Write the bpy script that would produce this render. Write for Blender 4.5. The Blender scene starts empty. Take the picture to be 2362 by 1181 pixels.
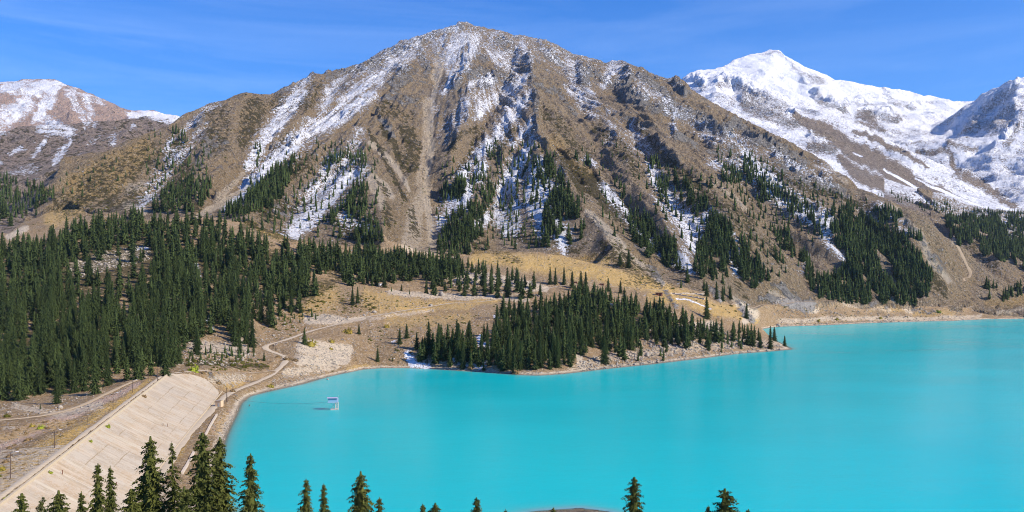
import bpy, bmesh, math, random
import numpy as np
from mathutils import Vector, Matrix
from mathutils import geometry as mgeo

# ---------------------------------------------------------------- camera, world, sun, exposure
F, CX, HY, CAMZ = 2045.0, 1181.0, 633.0, 85.0      # focal length and horizon of the photo, eye above the lake
scene = bpy.context.scene
col = scene.collection
cam_d = bpy.data.cameras.new("camera"); cam = bpy.data.objects.new("camera", cam_d); col.objects.link(cam)
cam.location = (0, 0, CAMZ); cam.rotation_euler = (math.pi/2, 0, 0)
cam_d.sensor_width = 36; cam_d.lens = 36*F/2362; cam_d.shift_y = (HY-590.5)/2362
cam_d.clip_start = 1; cam_d.clip_end = 40000
scene.camera = cam

SUN_EL, SUN_AZ = math.radians(36), math.radians(112)     # azimuth clockwise from +Y
w = bpy.data.worlds.new("World"); scene.world = w; w.use_nodes = True
wt = w.node_tree; wt.nodes.clear()
def nn(t, typ, **kw):
    n = t.nodes.new(typ)
    for k, v in kw.items(): setattr(n, k, v)
    return n
sky = nn(wt, 'ShaderNodeTexSky', sky_type='NISHITA', sun_disc=False, sun_elevation=SUN_EL, sun_rotation=SUN_AZ,
         altitude=2500, air_density=1.0, dust_density=0.15, ozone_density=3.0)
tc = nn(wt, 'ShaderNodeTexCoord'); mp = nn(wt, 'ShaderNodeMapping')
mp.inputs['Rotation'].default_value = (0, math.radians(-14), 0); mp.inputs['Scale'].default_value = (1.6, 1.6, 15)
cn = nn(wt, 'ShaderNodeTexNoise'); cn.inputs['Scale'].default_value = 1.6; cn.inputs['Detail'].default_value = 8
cn.inputs['Roughness'].default_value = 0.55; cn.inputs['Distortion'].default_value = 0.6
cr = nn(wt, 'ShaderNodeMapRange'); cr.inputs[1].default_value = 0.42; cr.inputs[2].default_value = 0.95
sx = nn(wt, 'ShaderNodeSeparateXYZ')
xr = nn(wt, 'ShaderNodeMapRange'); xr.inputs[1].default_value = 0.28; xr.inputs[2].default_value = -0.30
xr.inputs[3].default_value = 0.10; xr.inputs[4].default_value = 0.16
mul = nn(wt, 'ShaderNodeMath', operation='MULTIPLY'); mixc = nn(wt, 'ShaderNodeMix', data_type='RGBA')
hs = nn(wt, 'ShaderNodeHueSaturation'); hs.inputs['Saturation'].default_value = 1.54
hs.inputs['Hue'].default_value = 0.515
bg = nn(wt, 'ShaderNodeBackground'); bg.inputs[1].default_value = 0.146; wo = nn(wt, 'ShaderNodeOutputWorld')
L = wt.links.new
L(tc.outputs['Generated'], mp.inputs[0]); L(mp.outputs[0], cn.inputs['Vector']); L(cn.outputs[0], cr.inputs[0])
L(tc.outputs['Generated'], sx.inputs[0]); L(sx.outputs[0], xr.inputs[0]); L(cr.outputs[0], mul.inputs[0]); L(xr.outputs[0], mul.inputs[1])
L(sky.outputs[0], hs.inputs['Color']); L(mul.outputs[0], mixc.inputs[0]); 
lowm = nn(wt, 'ShaderNodeMix', data_type='RGBA'); zr = nn(wt, 'ShaderNodeMapRange'); zr.inputs[1].default_value = .03; zr.inputs[2].default_value = .36; zr.inputs[3].default_value = .82; zr.inputs[4].default_value = 0
L(sx.outputs[2], zr.inputs[0]); L(zr.outputs[0], lowm.inputs[0]); L(hs.outputs[0], lowm.inputs[6]); lowm.inputs[7].default_value = (1.25, 2.55, 5.4, 1); L(lowm.outputs[2], mixc.inputs[6])
mixc.inputs[7].default_value = (7.2, 8.2, 9.4, 1)
L(mixc.outputs[2], bg.inputs[0]); L(bg.outputs[0], wo.inputs[0])
sd = bpy.data.lights.new("sun", 'SUN'); so = bpy.data.objects.new("sun", sd); col.objects.link(so)
sd.energy = 5.0; sd.angle = math.radians(0.5); sd.color = (1.0, 0.895, 0.75)
sdir = Vector((math.sin(SUN_AZ)*math.cos(SUN_EL), math.cos(SUN_AZ)*math.cos(SUN_EL), math.sin(SUN_EL)))
so.rotation_euler = sdir.to_track_quat('Z', 'Y').to_euler(); so.location = (400, -200, 600)
scene.view_settings.view_transform = 'Standard'; scene.view_settings.look = 'None'
scene.view_settings.exposure = 0.46; scene.view_settings.gamma = 1
scene.cycles.max_bounces = 5; scene.cycles.diffuse_bounces = 2; scene.cycles.glossy_bounces = 2
scene.cycles.transparent_max_bounces = 6; scene.cycles.volume_bounces = 0
scene.render.engine = 'CYCLES'; scene.cycles.use_denoising = True; scene.cycles.filter_width = 1.0; scene.cycles.denoising_prefilter = 'FAST'; scene.cycles.use_adaptive_sampling = False

rng = np.random.default_rng(11); random.seed(11)
T = math.radians

# ---------------------------------------------------------------- noise
def _h(ix, iy, s):
    h = (ix.astype(np.int64)*374761393 + iy.astype(np.int64)*668265263 + s*974711) & 0xffffffff
    h = ((h ^ (h >> 13))*1274126177) & 0xffffffff
    return ((h ^ (h >> 16)) & 0xffff)*(2*math.pi/65536)
def gn(x, y, s=0):
    ix = np.floor(x); iy = np.floor(y); fx = x-ix; fy = y-iy
    ux = fx*fx*fx*(fx*(fx*6-15)+10); uy = fy*fy*fy*(fy*(fy*6-15)+10)
    def g(a, b):
        t = _h(ix+a, iy+b, s); return np.cos(t)*(fx-a)+np.sin(t)*(fy-b)
    n0 = g(0, 0)*(1-ux)+g(1, 0)*ux; n1 = g(0, 1)*(1-ux)+g(1, 1)*ux
    return (n0*(1-uy)+n1*uy)*1.5
def fbm(x, y, o, s=0, gain=.5, ridge=False):
    a, f, t, nrm = 1.0, 1.0, 0, 0
    for k in range(o):
        v = gn(x*f, y*f, s+k*17)
        t = t + a*((1-2*np.abs(v)) if ridge else v); nrm += a; a *= gain; f *= 2.03
    return t/nrm
def sst(a, b, x):
    t = np.clip((x-a)/(b-a), 0, 1); return t*t*(3-2*t)

# ---------------------------------------------------------------- control points (photo pixel + distance -> world)
def P(px, py, Y): return ((px-CX)/F*Y, Y, CAMZ-(py-HY)/F*Y)
def Z(px, py, z): Y = (CAMZ-z)*F/(py-HY); return ((px-CX)/F*Y, Y, z)
def dens(line, step=10):
    out = []
    for a, b in zip(line[:-1], line[1:]):
        n = max(1, int(math.hypot(b[0]-a[0], b[1]-a[1])/step))
        for k in range(n): out.append(tuple(a[j]+(b[j]-a[j])*k/n for j in range(len(a))))
    out.append(tuple(line[-1])); return out
ctrl = []
SHORE = [(600,1181),(470,1181),(480,1130),(500,1080),(520,1010),(530,985),(545,955),(555,930),(575,913),(600,907),(640,898),(700,885),(760,867),(830,852),
 (880,848),(940,848),(1000,851),(1100,857),(1190,864),(1240,866),(1300,862),(1400,850),(1500,840),(1560,833),(1640,823),(1700,815),
 (1750,812),(1828,806),(1800,792),(1770,778),(1752,768),(1748,760),(1775,755),(1800,753),(1900,750),(2000,745),(2100,742),(2200,740),(2270,736),(2362,735),(2560,735)]
sh = [Z(a, b, 0) for a, b in SHORE[1:]]
sh = dens(sh, 12)
near = [(-110,317,0),(-60,303,0),(-10,303,0),(2,312,0),(9,319,0),(25,323,0),(34,319,0),(45,308,0),(90,300,0),(200,290,0),(330,270,0),(480,250,0)]
ctrl += sh + dens(near, 12)
lake_poly = np.array([(p[0], p[1]) for p in sh] + [(1500,1700),(1500,250)] + [(p[0], p[1]) for p in reversed(near)])
def inpoly(poly, x, y):
    x = np.asarray(x, float); y = np.asarray(y, float); r = np.zeros(x.shape, bool); n = len(poly)
    for i in range(n):
        x1, y1 = poly[i][:2]; x2, y2 = poly[(i+1) % n][:2]
        if y1 == y2: continue
        c = ((y1 > y) != (y2 > y)) & (x < (x2-x1)*(y-y1)/(y2-y1)+x1); r ^= c
    return r
def segdist(line, x, y):
    x = np.asarray(x, float); y = np.asarray(y, float)
    best = np.full(x.shape, 1e9); bt = np.zeros(x.shape)
    L0 = 0
    for (a, b) in zip(line[:-1], line[1:]):
        dx, dy = b[0]-a[0], b[1]-a[1]; l2 = dx*dx+dy*dy+1e-9
        t = np.clip(((x-a[0])*dx+(y-a[1])*dy)/l2, 0, 1)
        d = np.hypot(x-a[0]-t*dx, y-a[1]-t*dy); m = d < best
        best = np.where(m, d, best); bt = np.where(m, L0+t, bt); L0 += 1
    return best, bt
gx, gy = np.meshgrid(np.arange(-150, 1300, 40.), np.arange(290, 1720, 40.))
gx = gx.ravel(); gy = gy.ravel()
ins = inpoly(lake_poly, gx, gy); dsh, _ = segdist(lake_poly, gx, gy)
for x, y, d in zip(gx[ins], gy[ins], dsh[ins]):
    if d > 16: ctrl.append((x, y, -min(15, .28*d)))
# dam, terraces
A0, A1, A2 = (-223.3,578,20), (-143,247.5,20), (-129,190,20)
C0 = (-214,607,17)
B0, B1, B2 = (-199,601,5), (-170,465,5), (-133,300,5)
B3 = (-112,215,5)
crest = [A0, A1, A2]; toe = [B0, B1, B2, B3]
ctrl += dens([C0, A0], 12)+dens(crest, 20)+dens(toe, 20)
ctrl += [(x-9, y, z) for x, y, z in dens(crest, 20)]
ctrl += [(x+9, y, z-.4) for x, y, z in dens(toe, 20)]
ctrl += [Z(0,970,15),Z(130,955,15.5),Z(200,930,16.3),Z(260,900,17.4),Z(-150,975,14.5),Z(0,1100,19),Z(100,1035,18.9),Z(200,970,18.6),Z(0,1030,17.2),(-262,585,16),(-300,300,14),(-420,300,14),(-230,200,16),(-360,480,12)]
# middle ground
for a, b, c in [(860,790,860),(690,785,790),(800,775,850),(700,835,735),(810,835,785),(690,868,715),(600,880,665),(640,860,700),(870,836,812),
 (560,850,680),(500,850,640),(470,830,680),(560,790,790),(620,790,800),(600,740,880),(700,738,925),(640,700,950),(770,742,905),(760,722,930),(750,650,1080),(850,680,1020),(950,690,1050),
 (1050,690,1110),(1100,660,1180),(900,650,1180),(1000,655,1180),(1000,610,1340),(850,595,1330),(740,590,1300),(700,565,1330),(560,520,1290),(620,530,1290),(660,552,1270),(450,500,1380),
 (930,750,905),(1000,735,960),(960,810,830),(1000,790,850),(1060,800,825),(1130,740,930),(1150,790,830),(1250,760,870),(1150,825,790),(1240,840,770),(1320,770,900),(1320,830,800),
 (1350,700,1020),(1250,700,1080),(1200,715,1010),(1500,740,1000),(1450,790,920),(1600,770,970),(1580,805,915),(1690,780,995),(1750,788,1030),(1690,800,960),(1790,797,1015),(1680,755,1080),(1720,765,1090),
 (1200,640,1230),(1300,650,1200),(1400,665,1190),(1500,680,1180),(1600,700,1130),(1650,720,1110),(1400,710,1060),(1300,690,1120)]: ctrl.append(P(a, b, c))
hill = [(1070,592,1330),(1150,582,1350),(1240,580,1370),(1330,595,1350),(1400,615,1320),(1500,645,1290),(1600,668,1260),(1680,700,1230),(1740,735,1180)]
for a, b, c in dens(hill, 35):
    p = P(a, b, c); ctrl.append(p)
    if a > 1090: ctrl.append((p[0]*1.03, p[1]+45, p[2]-4))
# left forest ground
for a, b, c in [(0,930,520),(200,905,555),(330,872,600),(420,845,640),(0,800,680),(200,800,690),(400,800,705),(0,700,830),(200,700,850),(400,700,870),(550,720,865),(0,600,1020),(200,610,1040),
 (400,600,1080),(550,600,1120),(650,640,1090),(0,565,1200),(60,560,1210),(200,540,1220),(320,510,1260),(400,510,1280),(480,505,1300)]: ctrl.append(P(a, b, c))
# shore on the far right
for a, b, c in [(1760,735,1480),(1800,725,1480),(1800,692,1520),(1860,700,1530),(1900,722,1540),(2000,722,1610),(2000,705,1630),(2100,715,1680),(2100,698,1700),(2200,712,1730),(2362,716,1860),(2362,690,2050),(2300,650,2020),(2240,640,1920),
 (2362,600,2400),(2250,560,2300),(2200,500,2700),(2362,500,2900),(2280,488,2950)]: ctrl.append(P(a, b, c))

# main mountain: base line, skyline, spur and gully lines pushed towards / away from the viewer
BL = np.array([(-200,560,1500),(60,510,1650),(152,490,1650),(300,500,1480),(450,500,1450),(560,512,1400),(640,545,1380),(740,565,1400),(850,565,1400),(1000,580,1420),(1100,585,1440),(1200,580,1450),(1300,590,1450),
 (1400,615,1420),(1500,645,1390),(1600,668,1360),(1700,690,1380),(1760,700,1480),(1800,690,1530),(1900,700,1560),(2000,705,1630),(2150,705,1710),(2240,700,1800)], float)
SK = np.array([(152,375,2000),(206,367,2050),(236,356,2080),(267,340,2120),(305,323,2150),(343,314,2200),(381,297,2240),(421,272,2300),(457,257,2350),(491,241,2400),(526,226,2430),(564,218,2450),(600,219,2480),
 (638,221,2520),(657,211,2550),(695,189,2600),(722,175,2620),(741,179,2660),(762,171,2680),(790,166,2700),(829,154,2760),(867,133,2800),(886,122,2820),(924,99,2870),(962,88,2900),(1000,76,2950),(1034,70,3000),
 (1057,56,3030),(1068,48,3045),(1078,46,3050),(1095,58,3050),(1133,74,3040),(1171,84,3020),(1200,78,3000),(1219,83,3000),(1238,86,3000),(1276,99,2980),(1322,122,2950),(1352,131,2930),(1379,143,2910),(1398,145,2900),(1413,138,2880),
 (1436,139,2860),(1459,154,2840),(1497,171,2800),(1528,179,2760),(1547,189,2740),(1566,187,2700),(1585,202,2690),(1594,221,2670),(1619,236,2640),(1657,248,2590),(1695,270,2530),(1733,297,2470),(1771,312,2400),
 (1800,328,2350),(1850,352,2280),(1907,375,2200),(1933,404,2150),(1991,446,2070),(2067,470,1990),(2086,488,1960),(2124,510,1920),(2150,533,1890),(2166,556,1870),(2184,590,1850),(2192,612,1842),(2214,645,1822),(2221,670,1812),(2236,697,1800)], float)
def mtnY(px, py):
    yb, Yb = np.interp(px, BL[:,0], BL[:,1]), np.interp(px, BL[:,0], BL[:,2])
    yt, Yt = np.interp(px, SK[:,0], SK[:,1]), np.interp(px, SK[:,0], SK[:,2])
    zb = CAMZ-(yb-HY)/F*Yb; zt = CAMZ-(yt-HY)/F*Yt; m = (zt-zb)/(Yt-Yb); s = -(py-HY)/F
    return (CAMZ-zb+m*Yb)/(m-s)
def mp3(px, py, off): return P(px, py, mtnY(px, py)+off)
for q in dens([tuple(r) for r in SK], 9): ctrl.append(P(*q))
for q in dens([tuple(r) for r in SK], 60):
    if q[0] > 2080: continue
    p = P(*q); k = (p[1]+330)/p[1]; ctrl.append((p[0]*k, p[1]*k, p[2]-(190 if q[0] < 1980 else 70)))
for q in dens([tuple(r) for r in BL[4:]], 40):
    ctrl.append(P(*q))
LINES = [  # (offset metres, [(px,py),...]) offsets < 0 are ridges
 (-70,[(491,245),(480,290),(478,340),(470,400),(455,450)]), (50,[(430,300),(400,350),(370,410),(340,460)]),
 (-30,[(340,320),(300,370),(250,430),(180,470)]),
 (-60,[(564,225),(545,270),(530,320),(515,370),(500,430)]), (75,[(640,235),(610,300),(580,360),(540,420),(480,480)]),
 (-75,[(722,180),(735,200),(715,250),(670,310),(625,365),(585,400)]), (70,[(764,200),(725,275),(676,335),(623,385),(560,440),(500,482)]),
 (-45,[(760,300),(700,350),(660,390),(620,440),(560,490)]), (20,[(760,400),(720,440),(690,480),(650,520)]),
 (-110,[(962,93),(943,152),(912,175),(867,213),(844,250),(832,300),(836,343),(848,380),(870,440),(880,490),(888,545)]),
 (85,[(1019,125),(1000,183),(996,229),(992,286),(996,328),(990,362),(985,411),(985,450),(992,490),(1000,560)]),
 (35,[(900,260),(930,330),(955,400),(975,460)]),
 (-65,[(1076,60),(1085,120),(1075,180),(1085,240),(1065,300),(1045,360),(1030,420)]),
 (60,[(1185,120),(1170,190),(1130,270),(1090,350),(1050,410),(1020,460),(1015,540)]),
 (-25,[(1190,330),(1150,390),(1110,440),(1080,500),(1060,560)]), (55,[(1215,330),(1175,400),(1150,460),(1135,540)]),
 (-135,[(1205,85),(1220,150),(1226,210),(1238,265),(1243,320),(1270,370),(1310,420),(1345,480),(1385,525),(1425,575),(1475,625),(1530,655)]),
 (45,[(1290,130),(1310,190),(1335,260),(1365,330),(1400,395),(1430,450),(1480,530),(1530,590),(1570,640)]),
 (-45,[(1352,140),(1370,210),(1400,290),(1430,350),(1470,420),(1520,500),(1560,560),(1600,620)]),
 (70,[(1405,150),(1425,220),(1450,290),(1480,350),(1520,430),(1570,500),(1610,560),(1650,640)]),
 (-85,[(1440,145),(1470,230),(1510,310),(1560,370),(1610,420),(1660,480),(1710,540),(1760,600),(1790,660)]),
 (45,[(1530,190),(1560,260),(1610,320),(1670,400),(1740,470),(1800,530),(1840,590),(1870,650)]),
 (-70,[(1566,192),(1600,255),(1650,300),(1710,350),(1780,400),(1850,450),(1900,500),(1940,560),(1975,635)]),
 (40,[(1860,400),(1930,450),(1980,500),(2020,560),(2060,640)]),
 (-35,[(1990,450),(2050,500),(2100,560),(2135,610)]),
]
for off, ln in LINES:
    dl0 = dens(ln, 14)
    for i, q in enumerate(dl0):
        t = min(1, i/4.0, (len(dl0)-1-i)/5.0+.1) if ln[-1][1] > 560 and ln[-1][0] > 1500 else min(1, i/4.0)
        ctrl.append(mp3(q[0], q[1], off*.70*(0.35+0.65*t)))
# left valley side, middle hills and the reddish snow mountain
SP = [(152,375,2000),(130,417,1900),(95,460,1800),(60,510,1650),(20,540,1500)]
for q in dens(SP, 20): ctrl.append(P(*q))
for a, b, c in [(0,500,1900),(60,455,2100),(0,440,2300),(0,395,2600),(80,400,2450),(130,392,2400),(-200,500,1900),(-200,440,2300),(-200,395,2600),(40,480,1880),
   (0,545,1480),(-200,545,1480)]: ctrl.append(P(a, b, c))
MH = [(-200,335,3300),(0,323,3300),(57,314,3300),(114,307,3300),(190,304,3350),(267,297,3400),(290,290,3400),(324,284,3450),(362,285,3450),(389,293,3400),(440,330,3300)]
for q in dens(MH, 20): ctrl.append(P(*q)); p = P(*q); ctrl.append((p[0]*1.12, p[1]*1.12, p[2]-120))
for a, b, c in [(30,360,2950),(90,345,3050),(60,385,2700),(150,350,2950),(200,330,3080),(250,325,3050),(320,310,3000),(180,372,2500),(10,345,3150),(130,330,3150)]: ctrl.append(P(a, b, c))
LM = [(-200,215,6500),(0,190,6500),(38,188,6500),(80,184,6500),(103,188,6500),(126,185,6500),(141,190,6500),(164,203,6450),(198,217,6400),(229,228,6350),(267,245,6300),(305,262,6200),(330,278,6100),(420,330,6000)]
for q in dens(LM, 15):
    ctrl.append(P(*q)); p = P(*q); ctrl.append((p[0]*1.08, p[1]*1.08, p[2]-220))
LS = [(290,275,7800),(305,256,7800),(350,257,7800),(381,264,7800),(421,272,7800),(470,300,7800)]
for q in dens(LS, 20): ctrl.append(P(*q))
for a, b, c in [(126,200,6250),(140,240,5600),(170,285,5000),(60,220,6050),(40,270,5300),(90,250,5750),(100,300,5000),(230,270,5600),(250,300,5200),(10,230,5950),(0,300,4900),(-100,300,4900),(200,250,5950),(330,300,5300)]: ctrl.append(P(a, b, c))
ctrl += [(-2600,4300,260),(-1900,4300,250),(-1500,4300,260),(-700,4300,500),(0,4500,500)]
# right: snow peak, bowl, middle ridge, right-hand mountain
RM = [(1500,250,5900),(1571,187,5900),(1596,170,6000),(1608,166,6050),(1642,164,6150),(1669,152,6250),(1695,139,6350),(1733,128,6450),(1756,128,6500),(1777,116,6500),(1798,124,6450),(1808,133,6400),(1834,149,6350),
 (1876,164,6300),(1907,181,6250),(1926,187,6250),(1991,198,6250),(2067,206,6300),(2124,221,6350),(2181,232,6450),(2238,238,6500),(2276,238,6500)]
for q in dens(RM, 12):
    ctrl.append(P(*q)); p = P(*q); ctrl.append((p[0]*1.08, p[1]*1.08, p[2]-230))
RR = [(2276,240,5500),(2286,228,5300),(2307,210,5000),(2333,198,4900),(2349,190,4900),(2362,194,4900),(2420,180,4900),(2560,150,4900)]
for q in dens(RR, 12):
    ctrl.append(P(*q)); p = P(*q); ctrl.append((p[0]*1.07, p[1]*1.07, p[2]-150))
SPR = [(4900,[]),]
for ln in [[(2349,190,4900),(2340,240,4600),(2345,285,4350),(2312,325,4150),(2285,362,3950)],
           [(2480,200,4700),(2440,300,4200),(2400,400,3700),(2362,440,3450)],
           [(1777,120,6480),(1780,160,6100),(1762,190,5700),(1720,205,5350),(1690,212,5150),(1700,250,4800)],
           [(1657,187,5150),(1672,187,5100),(1707,192,5050),(1741,217,4900),(1790,240,4750),(1834,255,4600),(1876,270,4450),(1914,288,4300),(1945,316,4150),(1985,328,4000),(2029,345,3850),(2105,385,3600),(2181,434,3300),(2240,465,3100),(2276,480,3000)],
           [(1834,150,6340),(1850,180,6050),(1880,215,5750),(1930,260,5400)],
           [(1926,189,6240),(1950,225,5900),(2000,260,5550)],[(2040,206,6280),(2060,240,5900),(2090,280,5500)]]:
    for q in dens(ln, 12): ctrl.append(P(*q))
for a, b, c in [(1835,215,6000),(1860,245,5650),(1905,255,5600),(1960,290,5250),(2030,262,5650),(2030,305,5150),(2110,270,5750),(2180,265,6000),(2240,270,6000),(2150,300,5400),(2200,290,5600),(2143,316,5150),(2090,322,4950),
  (2030,322,4800),(1960,300,4900),(1890,268,5000),(2240,330,4650),(2200,340,4700),(2162,345,4600),(2211,404,4000),(2150,390,4050),(2100,350,4450),(2250,420,3850),(2300,460,3450),(2362,480,3150),(2330,420,3750),
  (2200,360,4450),(2060,345,4350),(1700,290,3700),(1760,300,3600),(1820,345,3250),(1876,330,3350),(1800,290,3950),(1940,420,2700),(1900,370,3000),(2000,460,2500),(2000,400,3000),(2060,440,2800),(2100,480,2450),(2160,490,2500),(2150,450,2900),(1640,270,4100),(1650,230,4500)]: ctrl.append(P(a, b, c))
# foreground slope below the viewer
for y, z in [(0,82),(15,77),(50,61),(100,42),(150,29),(200,17),(250,8)]:
    for x in (-700,-350,-120,-60,0,60,120,350,700):
        zz = z
        if x <= -120: zz = max(z, 14)
        ctrl.append((x*(.3+.7*y/250), y, zz))
ctrl += [(-1500,1500,150),(-600,9500,500),(0,9500,500),(4000,9500,400),(-6500,9500,400),(6500,9500,300),(6500,5000,900),(-6500,5000,500),(3000,2600,300),(-2600,2600,500),(-2000,600,60),(2500,1800,20),(2500,1000,-15),(2500,250,-5),(1500,0,50),(-1500,0,50),(0,-60,85),(1500,-60,50),(-1500,-60,50)]
cp = np.array(ctrl, float)
# left and right margins repeat the edge of the photo
key = {}
for p in cp: key[(round(p[0]/3), round(p[1]/3))] = p
cp = np.array(list(key.values()))
vv, ee, ff, *_ = mgeo.delaunay_2d_cdt([Vector((p[0], p[1])) for p in cp], [], [], 0, 1e-4)
tv = np.array([(v.x, v.y) for v in vv]); orig = _[0]
tz = np.array([cp[o[0]][2] if len(o) else 0 for o in orig])

# ---------------------------------------------------------------- terrain grid (finer near, coarser far)
NU = 1180; U = np.linspace(-.68, .68, NU)
ys = [12.0]
while ys[-1] < 8900:
    y = ys[-1]
    ys.append(y + (6 if y < 180 else 3 if y < 300 else .0026*y+.25 if y < 1400 else 4.0 if y < 3150 else 11 if y < 6600 else 30))
YR = np.array(ys); NR = len(YR)
GU, GY = np.meshgrid(U, YR); GX = GU*GY
print('grid', NU, NR)
def tin(X, Y):
    H = np.full(X.shape, np.nan)
    for f in ff:
        a, b, c = f[:3]
        (x1, y1), (x2, y2), (x3, y3) = tv[a], tv[b], tv[c]
        y0, y9 = min(y1, y2, y3), max(y1, y2, y3)
        r0 = max(0, np.searchsorted(YR, y0-12)); r1 = min(NR, np.searchsorted(YR, y9+12)+1)
        if r1 <= r0: continue
        yy = max(YR[r0], 12); ym = YR[min(r1, NR-1)]
        xs = (x1, x2, x3)
        us = [x/t for x in xs for t in (max(y0, 12), max(y9, 12))]
        c0 = max(0, int(np.searchsorted(U, min(us)-14/yy))-1); c1 = min(NU, int(np.searchsorted(U, max(us)+14/yy))+2)
        if c1 <= c0: continue
        x = X[r0:r1, c0:c1]; y = Y[r0:r1, c0:c1]
        d = (y2-y3)*(x1-x3)+(x3-x2)*(y1-y3)
        if abs(d) < 1e-9: continue
        l1 = ((y2-y3)*(x-x3)+(x3-x2)*(y-y3))/d; l2 = ((y3-y1)*(x-x3)+(x1-x3)*(y-y3))/d; l3 = 1-l1-l2
        m = (l1 >= -1e-6) & (l2 >= -1e-6) & (l3 >= -1e-6)
        H[r0:r1, c0:c1][m] = (l1*tz[a]+l2*tz[b]+l3*tz[c])[m]
    return H
warp = sst(1450, 1900, GY)*(10+14*sst(1950, 2150, GU*F+CX))
WX = GX+warp*gn(GX/90, GY/90, 5); WY = GY+warp*gn(GX/90, GY/90, 6)
H = tin(WX, WY)
H = np.where(np.isnan(H), 0, H)
def blur(a, r):
    for ax in (0, 1):
        k = np.exp(-np.linspace(-2, 2, 2*r+1)**2/1.2); k /= k.sum()
        pad = [(r, r) if i == ax else (0, 0) for i in (0, 1)]
        b = np.pad(a, pad, mode='edge'); n = a.shape[ax]
        a = sum(k[i]*(b[i:i+n] if ax == 0 else b[:, i:i+n]) for i in range(2*r+1))
    return a
Hs = blur(H, 6)
kn = 1-sst(1300, 1600, GY)
kn = np.where((GY < 330), 1, kn)
H = H*(1-kn)+Hs*kn
H = H*(1-.55*(1-kn))+blur(H, 3)*.55*(1-kn)
GPX = GU*F+CX

# ---------------------------------------------------------------- ground cover maps, traced on the slopes
MW, MH_ = 1391, 592
class Map:
    def __init__(s): s.a = np.zeros((MH_, MW))
    def stroke(s, val, pts, soft=.55):
        for p, q in zip(pts[:-1], pts[1:]):
            r = max(p[2], q[2]); x0 = int((min(p[0], q[0])-r+210)/2); x1 = int((max(p[0], q[0])+r+210)/2)+2
            y0 = int((min(p[1], q[1])-r)/2); y1 = int((max(p[1], q[1])+r)/2)+2
            x0, y0 = max(x0, 0), max(y0, 0); x1, y1 = min(x1, MW), min(y1, MH_)
            if x1 <= x0 or y1 <= y0: continue
            X, Y = np.meshgrid(np.arange(x0, x1)*2-210., np.arange(y0, y1)*2.)
            dx, dy = q[0]-p[0], q[1]-p[1]; t = np.clip(((X-p[0])*dx+(Y-p[1])*dy)/(dx*dx+dy*dy+1e-6), 0, 1)
            d = np.hypot(X-p[0]-t*dx, Y-p[1]-t*dy)/(p[2]+(q[2]-p[2])*t)
            s.a[y0:y1, x0:x1] = np.maximum(s.a[y0:y1, x0:x1], val*(1-sst(soft*.6, 1.15, d)))
    def halo(s, items, k, v):
        for val, pts in items:
            p = [(a, b, r*k) for a, b, r in pts]; s.stroke(val*v, p if len(p) > 1 else p*2, .25)
        return s
    def many(s, items):
        for v, pts in items: s.stroke(v, pts if len(pts) > 1 else pts*2)
        return s
    def at(s, px, py):
        x = np.clip((px+210)/2, 0, MW-1.01); y = np.clip(py/2, 0, MH_-1.01)
        i = x.astype(int); j = y.astype(int); fx = x-i; fy = y-j; a = s.a
        return (a[j, i]*(1-fx)+a[j, i+1]*fx)*(1-fy)+(a[j+1, i]*(1-fx)+a[j+1, i+1]*fx)*fy
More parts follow.
